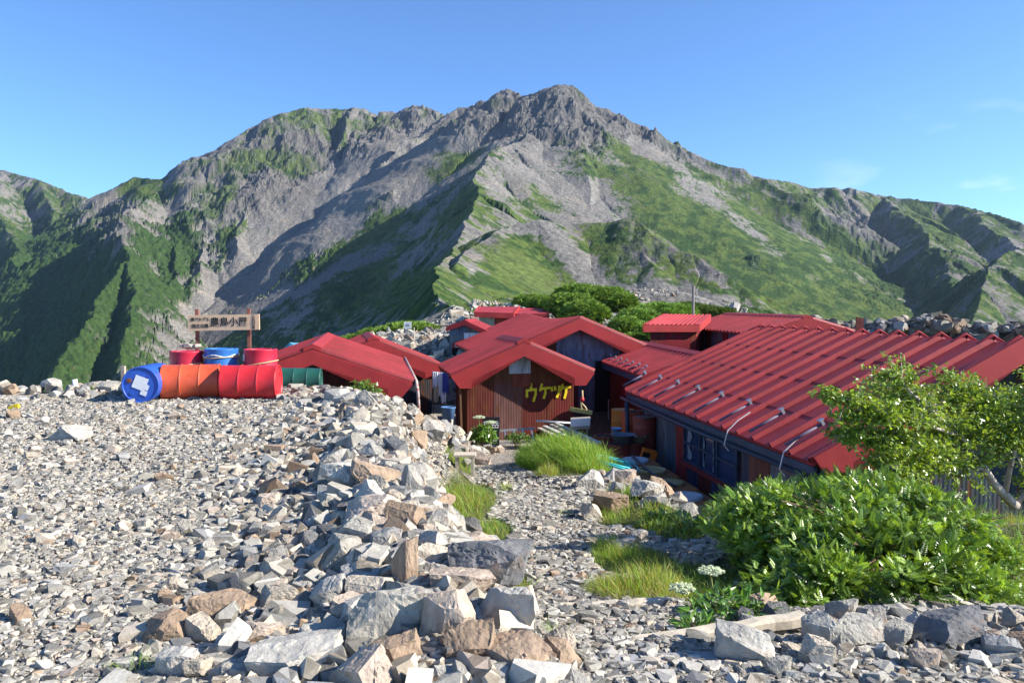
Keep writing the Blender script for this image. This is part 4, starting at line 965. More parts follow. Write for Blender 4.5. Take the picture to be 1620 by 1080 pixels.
# huts at the back
RN = W(1278, 502, 28); RF = W(1150, 497, 35.7)
h7, a, b, e7, wp7 = gable_hut('rear hut with close red ribs and a blue-grey side wall beside the stone wall', RN, RF, 2.05, 2.1, (.58, .60), -1.2, 22, 54, [(.20, .02, .025), (.13, .13, .20), (.14, .12, .18)], rw=.10, rh=.07, fh=.32)
mb = MB(); q = wp7[0].lerp(wp7[2], .45)-b*.05; mb.box((q.x, q.y, -.1), (.9, .04, .5), a, b); f = mb.build('window', M_WOODB, h7); mb = MB(); mb.box((q.x-.03, q.y, -.1), (.38, .02, .42), a, b); mb.build('pane', gm, f)
def shed_hut(label, F0, F1, B0, B1, zg, n, pal, seed, rw=.1, rh=.06, fh=.25):
    t = thing('hut', (F0.x, F0.y, zg), label, 'hut', 'red-roofed huts'); mb = MB()
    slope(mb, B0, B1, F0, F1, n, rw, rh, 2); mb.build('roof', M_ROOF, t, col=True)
    a_ = (F1-F0).normalized(); back = (B0-F0); back.z = 0; back.normalize()
    fb = MB(); fb.hexa([F0-back*.03-UP*fh, F1-back*.03-UP*fh, F1-UP*fh, F0-UP*fh, F0-back*.03+UP*.03, F1-back*.03+UP*.03, F1+UP*.03, F0+UP*.03]); 
    for S0, S1, sg in ((F0, B0, -1), (F1, B1, 1)): fb.hexa([S0-UP*fh, S1-UP*fh, S1-UP*fh+a_*.03*sg, S0-UP*fh+a_*.03*sg, S0+UP*.05, S1+UP*.05, S1+UP*.05+a_*.03*sg, S0+UP*.05+a_*.03*sg])
    fb.build('fascia', M_FASCIA, t)
    i0 = F0+a_*.2+back*.25; i1 = F1-a_*.2+back*.25; j0 = B0+a_*.2-back*.2; j1 = B1-a_*.2-back*.2
    wall.h = 0
    wall(i0, i1, zg, lin(F0.z, F1.z), rnd_cols(5, pal, seed), []).build('front_wall', M_CORR, t, col=True)
    wall(i0, j0, zg, lin(F0.z, B0.z-.05), rnd_cols(5, pal, seed+1), []).build('side_wall', M_CORR, t, col=True)
    wall(i1, j1, zg, lin(F1.z, B1.z-.05), rnd_cols(5, pal, seed+2), []).build('side_wall', M_CORR, t, col=True)
    return t
h6 = shed_hut('small dark red hut with a sloping roof, left of the rear ribbed hut', W(1018, 515, 31), W(1106, 515, 31.6), W(1050, 498, 33.4), W(1124, 499, 34), -1.2, 13, [(.20, .02, .024), (.12, .02, .025)], 64)
mb = MB(); p = W(1058, 545, 31.1); mb.box((p.x+.2, p.y-.0, -.35), (1.25, .05, 1.0)); mb.build('lean_to_panel', M_FASCIA, h6)
h8 = shed_hut('farthest back-row shed on the left, under a plain bright red roof', W(751, 494, 42), W(812, 496, 42), W(758, 484.5, 44), W(822, 485, 44), .1, 2, [DRED, GREY, BLK], 71, .03, .01)
h8b = shed_hut('farthest back-row shed on the right, its bright red roof a step lower', W(809, 497, 42.3), W(866, 497, 42.3), W(820, 487, 44.3), W(868, 487.5, 44.3), .1, 2, [DRED, GREY], 75, .03, .01)
RN = W(735, 507, 33); RF = W(751, 504.5, 36.5)
h9, a, b, e9, wp9 = gable_hut('small grey-walled shed with red roof and white window panes on the slope', RN, RF, .78, .95, (.26, .42), -.75, 10, 81, [(.13, .15, .18), (.16, .17, .19)], fh=.16, over=.12, side=.12, boxed=False, rh=.02)
c = wp9[0].lerp(wp9[1], .66)-a*.03; f = MB(); f.box((c.x, c.y, .22), (.75, .04, .36), b, a); fo = f.build('window', M_WOODG, h9)
for k in range(3):
    g = MB(); q = c-a*.03+b*(k-1)*.24; g.box((q.x, q.y, .22), (.21, .02, .30), b, a); g.build('pane', M_WHITE, fo)
c = wp9[0].lerp(wp9[1], .30)-a*.06; f = MB(); f.box((c.x, c.y, -.15), (.62, .05, .20), b, a); so = f.build('counter_board', M_FASCIA, h9); f = MB(); f.box((c.x, c.y-.04, -.15), (.40, .02, .13), b, a); f.build('white_panel', M_WHITE, so)
f = MB(); q = wp9[0].lerp(wp9[1], .5)-a*.02; f.box((q.x, q.y, -.5), (1.25, .03, .48), b, a); f.build('doorway', M_DARK, h9)
f = MB(); q = wp9[0].lerp(wp9[1], .66)-a*.06; f.box((q.x, q.y, -.42), (.42, .03, .22), b, a); f.build('white_panel', M_WHITE, h9)
RN = W(458, 543, 23.5); RF = W(505, 545, 26.5)
h10, a, b, e10, wp10 = gable_hut('little teal-roofed shed peeping out behind the left hut', RN, RF, .45, .5, (.35, .35), -2.2, 6, 91, [GREY, (.24, .26, .27)], group='other sheds', fh=.08, over=.1, side=.08, boxed=False, roofmat=M_TEAL, fasmat=M_TEAL, rh=.01)
# red iron piece standing above the rear hut
p = W(1357, 520, 27); t = thing('rusty_post', (p.x, p.y, hz(p.x, p.y)), 'leaning rusty red iron sheet sticking up between the rear hut and the stone wall', 'post'); mb = MB()
mb.hexa([Vector((p.x-.14, p.y, -1.6)), Vector((p.x+.14, p.y, -1.6)), Vector((p.x+.14, p.y+.05, -1.6)), Vector((p.x-.14, p.y+.05, -1.6)), Vector((p.x-.05, p.y, 1.15)), Vector((p.x+.2, p.y, 1.1)), Vector((p.x+.2, p.y+.05, 1.1)), Vector((p.x-.05, p.y+.05, 1.15))]); mb.build('iron_sheet', mat('rust_red', (.16, .04, .03), .8, nscale=6, namp=.4), t)
# ---------------------------------------------------------------- drums, sign and small things
def drum_mat(name, c, r=.42, dk=None, th=(.56, .76)): return mat(name, c, r, nscale=5, namp=.16, dark=dk or tuple(x*.45 for x in c), dthr=th, dscale=7, bump=.001, bscale=30, spec=.45)
M_DR = {'red': drum_mat('red_drum_paint', (.52, .022, .03)), 'crimson': drum_mat('crimson_drum_paint', (.46, .018, .045)), 'orange': drum_mat('orange_drum_paint', (.55, .085, .035)), 'blue': drum_mat('blue_drum_paint', (.02, .085, .42)), 'lblue': drum_mat('light_blue_drum_paint', (.025, .14, .42)),
        'green': drum_mat('green_drum_paint', (.015, .085, .065)), 'rust': drum_mat('worn_red_drum_paint', (.26, .045, .03), .6, (.10, .05, .035), (.52, .66)), 'yorange': drum_mat('yellow_orange_drum_paint', (.50, .16, .015), .55)}
M_STICK = mat('white_sticker', (.62, .64, .68), .5, nscale=20, namp=.08)
M_RUSTY = mat('rust_patch', (.16, .06, .03), .9)
M_STRAP = mat('straw_rope', (.50, .38, .20), .9)
DP = [(0, .012), (.265, .012), (.27, 0), (.290, 0), (.292, .012), (.286, .03), (.286, .275), (.289, .285), (.297, .295), (.289, .305), (.286, .315), (.286, .565), (.289, .575), (.297, .585), (.289, .595), (.286, .605), (.286, .85), (.292, .868), (.290, .88), (.27, .88), (.265, .862)]
def drum(base, axis, m, label, group, s=1., name='oil_drum', lid=None):
    base, axis = Vector(base), Vector(axis).normalized(); t = thing(name, tuple(base), label, 'drum', group)
    mb = MB(); mb.lathe(base, axis, [(r*s, h*s) for r, h in DP], 40); mb.build('body', m, t, smooth=True)
    l = MB(); l.lathe(base, axis, [(.266*s, .864*s), (.1*s, .867*s), (0.001, .868*s)], 40); lo = l.build('lid', lid or m, t, smooth=True)
    a = axis.orthogonal().normalized(); q = base+axis*.868*s
    mb = MB(); mb.lathe(q+a*.19*s, axis, [(.03*s, 0), (.03*s, .012*s), (.001, .013*s)], 14); mb.build('bung', m, lo)
    mb = MB(); mb.lathe(q-a*.19*s, axis, [(.018*s, 0), (.018*s, .012*s), (.001, .013*s)], 12); mb.build('bung', m, lo)
    return t, lo
G_D = 'drums at the edge of the terrace'
def gz(x, y): return hz(x, y)
# lying in front
c = W(303, 600, 13.3); ax = Vector((1, .21, 0)).normalized(); z0 = gz(c.x, c.y)+.27
drum(Vector((c.x, c.y, z0))-ax*.45, ax, M_DR['orange'], 'orange-red drum lying on its side between the blue lying drum and the bright red one', G_D, 1.03)
c = W(397, 600, 13.25); ax = Vector((1, .07, 0)).normalized()
drum(Vector((c.x, c.y, gz(c.x, c.y)+.275))-ax*.45, ax, M_DR['red'], 'bright red drum lying on its side, rightmost of the front row', G_D, 1.03)
ax = Vector((.10, -1, 0)).normalized(); c = W(225, 600, 12.8); zb_ = gz(c.x, c.y)+.29
t, lo = drum(Vector((c.x-.09, c.y+.80, zb_)), ax, M_DR['blue'], 'blue drum lying with its end toward us and white stickers on the lid', G_D, 1.0)
q = Vector((c.x-.09, c.y+.80, zb_))+ax*.872; sx_ = Vector((-ax.y, ax.x, 0)).normalized(); sx_ = sx_ if sx_.x > 0 else -sx_
rz = math.radians(-22); e1_ = sx_*math.cos(rz)+UP*math.sin(rz); e2_ = -sx_*math.sin(rz)+UP*math.cos(rz)
for (du, dv, w, h) in ((.0, .03, .21, .21), (.09, -.04, .08, .09), (.05, -.13, .10, .08)):
    mb = MB(); mb.box(q+sx_*du+UP*dv+ax*(.001+du*.01), (w, h, .003), e1_, e2_, ax); mb.build('sticker', M_STICK, lo)
mb = MB(); mb.lathe(q-sx_*.17+UP*.07, ax, [(.04, 0), (.035, .006), (.001, .008)], 16); mb.build('bung', M_RUSTY, lo)
# standing behind
for (px, key, lab, top) in ((295, 'crimson', 'crimson drum standing upright on the left with stones on its lid', 555), (350, 'lblue', 'light blue drum standing upright between the two crimson ones', 551), (412, 'crimson', 'crimson drum standing upright on the right under the sign post', 552)):
    p = W(px, top, 14.1); t, lo = drum(Vector((p.x, p.y, p.z-.88)), (0, 0, 1), M_DR[key], lab, G_D, 1.0)
    mb = MB(); hh = p.z-.20 if px != 350 else p.z-.1
    mb.tube([(p.x+.30*math.cos(k*math.pi/14), p.y+.30*math.sin(k*math.pi/14), hh-.05+.05*math.cos(k*math.pi/14)*(1 if px != 350 else .3)) for k in range(29)], .011, 6); mb.build('tie_rope', M_STRAP, t)
    if px == 350:
        mb = MB(); mb.tube([(p.x+.30*math.cos(k*math.pi/14), p.y+.30*math.sin(k*math.pi/14), hh-.02+.02*math.sin(k)) for k in range(29)], .009, 6); mb.build('tie_rope', M_WHITE, t)
    if px == 412: mb = MB(); mb.box((p.x-.24, p.y-.17, p.z-.14), (.07, .004, .12), (1, -1.3, 0), (1.3, 1, 0)); mb.build('sticker', M_STICK, t)
p = W(300, 551, 14.05)
for (dx, dy, s, key, lab) in ((.0, -.02, .20, 'pale', 'white block on the lid of the left crimson drum'), (-.12, -.02, .14, 'tan', 'small tan stone on the lid of the left crimson drum'), (.12, .05, .16, 'grey', 'grey stone on the lid of the left crimson drum')):
    boulder(p.x+dx, p.y+dy, p.z+.04, s*.85, key, lab, 'stones weighing down the drum lid', rot=(0, 0, dx*9), sc=(1, 1, .9))
ax = Vector((1, .10, -.02)).normalized(); p = W(480, 602, 15.4)
drum(Vector((p.x, p.y, p.z))-ax*.42, ax, M_DR['green'], 'dark green drum lying half sunk behind the gravel in front of the left hut', G_D, .86)
# name board
p0 = W(311, 489, 14.6); p1 = W(393, 488, 14.6)
sg = thing('name_board', ((p0.x+p1.x)/2, 14.6, 0), 'wooden board with black Japanese lettering on two posts above the drums', 'sign')
for p in (p0, p1): mb = MB(); mb.box((p.x, 14.62, (p.z-.05)/2), (.06, .06, p.z+.05), (1, .1, 0), (-.1, 1, 0)); mb.build('post', M_WOODB if False else mat('reddish_post', (.20, .075, .055), .8, nscale=10, namp=.35), sg)
bl, br = W(298, 511, 14.56), W(410.5, 509, 14.56)
bc = (bl+br)/2; bx = (br-bl).normalized()
mb = MB(); mb.box(bc, ((br-bl).length, .03, .285), bx, (0, 1, 0), bx.cross(Vector((0, 1, 0)))); board = mb.build('board', mat('sign_plank', (.68, .47, .29), .75, nscale=7, namp=.14, stretch=(1, 1, 9)), sg)
M_INK = mat('black_ink', (.012, .012, .014), .6)
def text_mesh(s, size, origin, ux, uz, out, parent, name='lettering', m=None, vertical=False, bold=.0, squeeze=1.):
    cu = bpy.data.curves.new('t', 'FONT'); cu.body = s; cu.size = size; cu.extrude = .002; cu.offset = bold; cu.align_x = 'CENTER'; cu.align_y = 'CENTER'
    if vertical: cu.body = '\n'.join(s); cu.space_line = .85
    o_ = bpy.data.objects.new('t', cu); C.objects.link(o_); dg = bpy.context.evaluated_depsgraph_get(); me = bpy.data.meshes.new_from_object(o_.evaluated_get(dg)); bpy.data.objects.remove(o_)
    org = Vector(parent['_o']) if '_o' in parent else Vector(parent.parent['_o'])
    nb = ux.cross(uz)
    for v in me.vertices: v.co = origin+ux*(v.co.x*squeeze)+uz*v.co.y-nb*0+out*(v.co.z+.002)-org
    me.materials.append(m or M_INK); ob = bpy.data.objects.new(name, me); C.objects.link(ob); ob.parent = parent; return ob
bz = UP; of = Vector((0, -.016, 0)); out_ = Vector((0, -1, 0))
def bpos(u, v): return bc+bx*u+UP*v+of
text_mesh('農鳥小屋', .175, bpos(.095, 0), bx, UP, out_, sg, bold=.0022, squeeze=.98)
text_mesh('南アルプス', .072, bpos(-.43, .06), bx, UP, out_, sg, bold=.0008, squeeze=.95)
text_mesh('国立公園', .078, bpos(-.43, -.06), bx, UP, out_, sg, bold=.0008)
text_mesh('二八〇〇米', .062, bpos(.545, .0), bx, UP, out_, sg, vertical=True, bold=.0012)

# clutter in the yard beside the long hut
G_Y = 'drums in the sunken yard'
def ydrum(px, py, Y, key, lab, s=1., h=.62, lid=M_DARK):
    p = W(px, py, Y); zt_ = p.z; return drum((p.x, p.y, zt_-.88*s), (0, 0, 1), M_DR[key], lab, G_Y, s, lid=lid)
ydrum(958, 688, 18.3, 'rust', 'worn red drum under the small blue basin, leftmost in the yard', .92)
ydrum(978, 701, 17.3, 'rust', 'worn red drum with yellow paint, left of the pair under the grey basin', .85)
ydrum(1001, 699, 17.5, 'rust', 'worn red drum on the right of the pair under the grey basin', .85)
ydrum(985, 647, 19.3, 'yorange', 'yellow-orange drum standing behind the black post', .95, lid=M_DR['yorange'])
ydrum(1002, 650, 18.9, 'orange', 'orange drum between the yellow-orange one and the tall worn one', .95, lid=M_DARK)
ydrum(1020, 658, 17.9, 'rust', 'tall worn red drum against the long hut wall', .9, lid=M_METAL)
def basin(px, py, Y, r, h, m, lab):
    p = W(px, py, Y); t = thing('wash_basin', (p.x, p.y, p.z-h), lab, 'basin'); mb = MB()
    mb.lathe((p.x, p.y, p.z-h), (0, 0, 1), [(.001, 0), (r*.72, 0), (r*.95, h*.97), (r*1.04, h), (r*1.02, h*1.04), (r*.93, h), (r*.70, .02), (.001, .02)], 36); mb.build('bowl', m, t, smooth=True); return p
basin(986, 687, 17.35, .265, .20, mat('grey_plastic', (.13, .15, .19), .5), 'wide grey basin standing on the two worn red drums')
basin(975, 677, 18.1, .125, .09, M_LBLUE, 'small light blue basin beside the wide grey one')
p = W(1011, 690, 17.6); t = thing('bucket', (p.x, p.y, p.z-.2), 'cream bucket next to the wide grey basin', 'bucket'); mb = MB(); mb.lathe((p.x, p.y, p.z-.2), (0, 0, 1), [(.001, 0), (.12, 0), (.15, .2), (.155, .2), (.14, .2), (.115, .01), (.001, .01)], 28); mb.build('pail', mat('cream_plastic', (.55, .46, .30), .5), t, smooth=True)
p = W(1024, 705, 16.9); t = thing('orange_crate', (p.x, p.y, -1.98), 'bright orange plastic crate leaning by the wall at the foot of the worn drum', 'crate')
mb = MB(); d1 = Vector((.35, .1, .95)).normalized(); mb.box((p.x, p.y, -1.72), (.30, .26, .42), (1, .1, -.3), (0, 1, 0), (.3, 0, 1)); mb.build('shell', mat('orange_plastic', (.75, .17, .02), .45), t)
mb = MB(); mb.box((p.x-.06, p.y-.14, -1.66), (.16, .02, .22), (1, .1, -.3), (0, 1, 0), (.3, 0, 1)); mb.build('handle_slot', M_DARK, t)
M_TANK = mat('stained_orange_tank', (.34, .12, .035), .6, nscale=3, namp=.35, dark=(.06, .045, .03), dthr=(.48, .66), dscale=3.5)
M_LIDW = mat('pale_tank_lid', (.42, .46, .50), .5, nscale=6, namp=.2); M_LIDY = mat('ochre_tank_lid', (.32, .24, .10), .6, nscale=6, namp=.3)
tl = [(1005, 731, 16.1, 'w', 'orange water tank with a pale lid, farthest in the row beside the window'), (1031, 746, 15.05, 'r', 'orange water tank with a cream ring lid, second from the far end'), (1057, 765, 14.05, 'y', 'orange water tank with an ochre lid, third from the far end'), (1086, 783, 13.05, 'w', 'orange water tank with a broken white lid, near the brink'), (1118, 800, 12.1, 'y', 'mossy orange water tank nearest the shrub')]
for px, py, Y, k, lab in tl:
    p = W(px, py, Y); zt_ = -1.62; t = thing('water_tank', (p.x, p.y, -1.98), lab, 'water tank', 'orange water tanks in a row under the window')
    mb = MB(); c = Vector((p.x, p.y, zt_-.18)); ca = aB; cb = bB
    ring = [(-.5, -.36), (-.42, -.44), (.42, -.44), (.5, -.36), (.5, .36), (.42, .44), (-.42, .44), (-.5, .36)]
    V = []; 
    for (z, k_) in ((zt_-.38, .97), (zt_-.06, 1.0), (zt_, .93)): V += [tuple(Vector((p.x, p.y, z))+ca*u*k_+cb*v*k_) for u, v in ring]
    V.append((p.x, p.y, zt_+.015)); mb.add(V, Q=[(i+8*j, (i+1) % 8+8*j, (i+1) % 8+8*j+8, i+8*j+8) for j in range(2) for i in range(8)], T=[(16+i, 16+(i+1) % 8, 24) for i in range(8)]); mb.build('body', M_TANK, t)
    mb = MB(); mb.lathe((p.x, p.y, zt_+.005), (0, 0, 1), [(.27, 0), (.27, .05), (.25, .06), (.21, .045), (.001, .05)], 36); mb.build('lid', M_LIDW if k == 'w' else M_LIDY, t, smooth=True)
    if k == 'r': mb = MB(); mb.tube([(p.x+.25*math.cos(j*math.pi/16), p.y+.25*math.sin(j*math.pi/16), zt_+.06) for j in range(33)], .02, 8, caps=False); mb.build('ring', mat('cream_ring', (.50, .40, .22), .5), t, smooth=True)
mb = MB(); pts = [W(1000, 728, 16.3), W(1010, 737, 15.7), W(1022, 750, 15.0), W(1036, 762, 14.4), W(1052, 770, 13.9), W(1070, 772, 13.5)]
for q in pts: q.z = -1.53
mb.tube(pts, .022, 8); tag(mb.build('black_hose', M_PIPE, smooth=True), 'dark blue-black hose lying across the orange water tanks', 'hose')
p = W(1160, 818, 10.4); drum((p.x, p.y, p.z-.88*.9), (0, 0, 1), mat('pale_blue_drum_paint', (.26, .38, .60), .45), 'pale blue drum half hidden between the shrub and the long hut', 'drums in the sunken yard', .9)
# coiled hose
M_HOSE = mat('teal_hose', (.05, .42, .46), .4); hb_ = MB(); pts = []
cx_, cy_ = 1.84, 14.3
for k in range(150):
    t_ = k/149; a_ = t_*2*math.pi*7+.6; r_ = .34+.07*math.sin(t_*17)+.03*math.sin(t_*41); x_ = cx_+r_*.95*math.cos(a_)+.05*math.sin(t_*9); y_ = cy_+r_*1.25*math.sin(a_); pts.append((x_, y_, -1.34-.20*(x_-cx_)*1.3+.10*t_+.012*math.sin(a_*3)))
hb_.tube(pts, .017, 6); tag(hb_.build('garden_hose', M_HOSE, smooth=True), 'teal garden hose coiled beside the tall grass above the tanks', 'hose')
# planks and ladder
G_P = 'long boards stacked by the tall grass'
for i, (x0, y0, Y0, x1, y1, Y1, w, lab) in enumerate([(853, 677, 19.6, 928, 712, 17.0, .12, 'grey weathered board lying on the left of the stack'), (862, 675, 19.7, 935, 709, 17.1, .12, 'grey weathered board lying in the middle of the stack'),
        (872, 674, 19.8, 942, 707, 17.2, .10, 'pale edge-worn board lying on the right of the stack'), (880, 673, 19.9, 949, 705, 17.2, .10, 'narrow whitish board at the right edge of the stack')]):
    mb = MB(); A, B = W(x0, y0, Y0), W(x1, y1, Y1); mb.bar(A+UP*.02*i, B+UP*.02*i, w, .035); tag(mb.build('plank', M_WOODG if i % 2 == 0 else mat('pale_plank', (.46, .43, .40), .8, nscale=8, namp=.2, stretch=(3, 3, 10))), lab, 'plank', G_P)
mb = MB(); A, B = W(848, 673, 19.8), W(907, 675, 19.9); mb.tube([A+UP*.12, B+UP*.09], .03); tag(mb.build('metal_pipe', M_METAL, smooth=True), 'metal pipe lying across the top of the stacked boards', 'pipe')
lt, lb_ = (W(776, 682, 19.7), W(846, 677, 19.9)), (W(778, 701, 19.6), W(850, 698, 19.8))
lad = thing('ladder', tuple(W(812, 700, 19.7)), 'aluminium ladder lying on its edge in front of the painted hut', 'ladder')
for A, B in (lt, lb_): mb = MB(); mb.bar(A, B, .03, .05); mb.build('rail', M_METAL, lad)
for k in range(5): mb = MB(); f_ = (k+.6)/5; mb.bar(lt[0].lerp(lt[1], f_), lb_[0].lerp(lb_[1], f_), .03, .03, (0, 1, 0)); mb.build('rung', M_METAL, lad)
# black sign with white characters
M_BB = mat('black_board', (.02, .02, .025), .6); M_WC = mat('white_paint_letters', (.75, .75, .72), .6)
p = W(777, 671, 19.5); s1 = thing('black_sign', (p.x, p.y, p.z-.5), 'black wooden sign with white characters leaning by the painted hut', 'sign')
mb = MB(); mb.box((p.x, p.y, p.z), (.42, .03, .36)); mb.box((p.x-.02, p.y+.02, p.z-.40), (.44, .03, .42)); mb.build('board', M_BB, s1)
text_mesh('宿岳', .20, Vector((p.x-.0, p.y-.018, p.z-.02)), Vector((1, 0, 0)), UP, out_, s1, m=M_WC, bold=.003)
text_mesh('也', .20, Vector((p.x+.06, p.y+.0, p.z-.34)), Vector((1, 0, 0)), UP, out_, s1, m=M_WC, bold=.003)
# notice board on a stand, yellow plank, rope with float
p = W(918, 668, 18.6); s2 = thing('notice_stand', (p.x, p.y, hz(p.x, p.y)), 'small white notice nailed on a wooden stand at the hut corner', 'sign')
for dx in (-.16, .17): mb = MB(); mb.tube([(p.x+dx, p.y+.03, p.z+.12), (p.x+dx, p.y+.03, hz(p.x, p.y)-.05)], .012); mb.build('leg', M_WOODG, s2)
mb = MB(); mb.box((p.x, p.y, p.z-.02), (.46, .04, .30), (1, 0, .06), (0, 1, .3), (0, -.3, 1)); mb.build('backing', M_WOODG, s2)
mb = MB(); mb.box((p.x, p.y-.035, p.z+.01), (.46, .01, .20), (1, 0, .06), (0, 1, .3), (0, -.3, 1)); pl = mb.build('paper', mat('notice_paper', (.70, .72, .80), .7, nscale=60, namp=.25), s2)
p = W(919, 650, 19.2); mb = MB(); mb.bar(W(902, 647, 19.2), W(937, 653, 19.1), .03, .10); tag(mb.build('yellow_plank', mat('faded_yellow_paint', (.42, .36, .12), .7, nscale=14, namp=.35)), 'short faded yellow plank above the white notice', 'plank')
p = W(921, 630, 19.6); rt = thing('float_rope', (p.x, p.y, p.z-.5), 'straw rope loop with a red float hanging at the hut corner', 'rope')
mb = MB(); mb.tube([(p.x, p.y, p.z+.20), (p.x+.01, p.y, p.z+.02), (p.x-.03, p.y, p.z-.1), (p.x+.08, p.y, p.z-.22), (p.x+.14, p.y, p.z-.34), (p.x+.05, p.y, p.z-.36), (p.x-.02, p.y, p.z-.22), (p.x-.03, p.y, p.z-.1)], .022, 8); mb.build('rope', M_STRAP, rt, smooth=True)
mb = MB(); mb.lathe((p.x, p.y, p.z-.08), (0, 0, 1), [(.001, 0), (.05, .01), (.055, .06), (.04, .11), (.001, .12)], 16); mb.build('float', M_DR['red'], rt, smooth=True)
# bucket and washing
p = W(709, 644, 20.3); t = thing('bucket', (p.x, p.y, p.z-.32), 'large blue bucket on the rubble under the washing', 'bucket'); mb = MB(); mb.lathe((p.x, p.y, p.z-.32), (0, 0, 1), [(.001, 0), (.15, 0), (.18, .30), (.195, .31), (.195, .33), (.17, .33), (.14, .02), (.001, .02)], 28); mb.build('pail', mat('blue_plastic', (.08, .17, .34), .45), t, smooth=True)
mb = MB(); mb.tube([(p.x-.18, p.y, p.z-.02), (p.x-.1, p.y-.12, p.z-.1), (p.x+.1, p.y-.12, p.z-.1), (p.x+.18, p.y, p.z-.02)], .008, 6); mb.build('handle', M_METAL, t)
l0, l1 = W(683, 586, 22.2), W(722, 596, 21.6)
mb = MB(); mb.tube([l0, l0.lerp(l1, .5)-UP*.03, l1], .006, 5); tag(mb.build('clothes_line', M_WHITE), 'thin clothes line between the two hut eaves', 'clothes line')
def garment(px0, px1, pt, pb, Y, m, lab, name, seed, taper=1., parts=None):
    r = random.Random(seed); mb = MB(); nx, nz = 13, 12; V = []; back = []
    for side in (0, 1):
        for j in range(nz):
            for i in range(nx):
                f = j/(nz-1); u = i/(nx-1)-.5; w = 1+(taper-1)*f; p = W((px0+px1)/2+u*(px1-px0)*w, pt+(pb-pt)*f+(2.0*math.sin(i*.9+seed) if j == nz-1 else 0), Y)
                V.append((p.x, p.y+.05*math.sin(i*1.7+seed+f*1.5)*(.3+f)+side*.03, p.z))
    q = []
    for side in (0, 1):
        o_ = side*nx*nz
        for j in range(nz-1):
            for i in range(nx-1):
                if parts == 'legs' and j > 4 and i == nx//2: continue
                q.append((o_+j*nx+i, o_+j*nx+i+1, o_+(j+1)*nx+i+1, o_+(j+1)*nx+i))
    mb.add(V, q); return tag(mb.build(name, m, smooth=True), lab, 'garment', 'washing on the line')
M_CW = mat('white_cloth', (.82, .82, .86), .9, nscale=9, namp=.12); M_CB = mat('beige_cloth', (.58, .53, .45), .9, nscale=9, namp=.12); M_CN = mat('blue_cloth', (.10, .12, .50), .9, nscale=12, namp=.3)
garment(684, 694, 588, 612, 22.0, M_CW, 'white shirt at the left end of the clothes line', 'shirt', 1)
garment(686, 694, 608, 636, 22.1, M_CB, 'beige trousers hanging below the white shirt', 'trousers', 2, parts='legs')
garment(694, 703, 589, 627, 21.9, M_CW, 'pale towel hanging in the middle of the line', 'towel', 3)
garment(700, 710, 590, 623, 21.8, M_CN, 'dark blue shirt at the right end of the line', 'shirt', 4)
garment(698, 706, 620, 637, 21.8, M_CW, 'small white cloth below the dark blue shirt', 'cloth', 5)
mb = MB(); mb.tube([W(684, 590, 22.1), (W(686, 652, 22).x, 22.0, -1.5)], .012); tag(mb.build('line_pole', M_WOODB), 'thin wooden pole holding up the left end of the washing line', 'pole')
# wooden stakes in the bank, step logs
M_LOG = mat('bleached_log', (.48, .42, .33), .85, nscale=7, namp=.22, stretch=(5, 5, 5), bump=.004, bscale=22)
for i, (x0, y0, x1, y1, Y, r, lab) in enumerate([(707, 675, 712, 697, 17.5, .045, 'round grey stake lying end-on in the rubble'), (715, 664, 713, 682, 18.3, .03, 'thin upright stake behind the round grey one'), (745, 683, 734, 703, 17.8, .035, 'slanting stake right of the others near the grass'),
        (733, 690, 729, 708, 17.4, .05, 'short fat stake stump beside the slanting one')]):
    A, B = W(x0, y0, Y), W(x1, y1, Y-.2); mb = MB(); mb.tube([A, A.lerp(B, .5)+Vector((.006, 0, 0)), B, B-UP*.25], r, 10); tag(mb.build('wooden_stake', M_LOG, smooth=True), lab, 'stake', 'old stakes in the bank')
x_, y_, z_ = ray_ground(855, 975); mb = MB(); mb.tube([(x_-.07, y_+.03, z_+.16), (x_-.03, y_, z_+.02), (x_, y_, z_-.1)], .026, 12); tag(mb.build('wooden_stake', M_LOG, smooth=True), 'leaning round stake at the left end of the upper log step', 'stake', 'old stakes in the bank')
def log(a, b, r, lab, sq=.7):
    A = Vector(a); B = Vector(b); mb = MB(); n = 14; V = []; d = (B-A).normalized(); sd = Vector((-d.y, d.x, 0)); rl_ = random.Random(int(r*1e4))
    prof = [(-1, -1), (-1.05, .5), (-.8, .95), (.75, 1.0), (1.02, .6), (1, -1)]
    for k in range(n):
        p = A.lerp(B, k/(n-1))+Vector((0, .008*math.sin(k*1.9), .004*math.sin(k*2.6)))
        for u, v in prof: V.append(tuple(p-UP*.008+sd*u*r*1.0*rl_.uniform(.94, 1.06)+UP*v*r*.8*rl_.uniform(.94, 1.06)))
    m_ = 6; mb.add(V, Q=[(i*m_+j, (i+1)*m_+j, (i+1)*m_+(j+1) % m_, i*m_+(j+1) % m_) for i in range(n-1) for j in range(m_)]+[(0, 1, 2, 3), (0, 3, 4, 5), ((n-1)*m_+3, (n-1)*m_+2, (n-1)*m_+1, (n-1)*m_), ((n-1)*m_+5, (n-1)*m_+4, (n-1)*m_+3, (n-1)*m_)])
    tag(mb.build('step_log', M_LOG), lab, 'log', 'log steps on the path')
def gp(px, py, dz=0): x, y, z = ray_ground(px, py); return (x, y, z+dz)
A = gp(838, 990); B = gp(1066, 968); log((A[0], 4.66, -.225), (B[0]+.02, 4.74, -.20), .038, 'bleached log edging the upper step across the path')
log((W(925, 1056, 3.72).x, 3.66, -.022), (W(1275, 990, 3.95).x, 4.0, .005), .036, 'long bleached log edging the near step below the shrub')
mb = MB(); mb.bar((W(925, 1072, 3.5).x, 3.45, .012), (W(1180, 1066, 3.5).x, 3.5, .015), .09, .03); tag(mb.build('plank', mat('grey_plank', (.28, .28, .29), .85, nscale=8, namp=.2)), 'grey plank half buried in gravel at the bottom edge', 'plank')
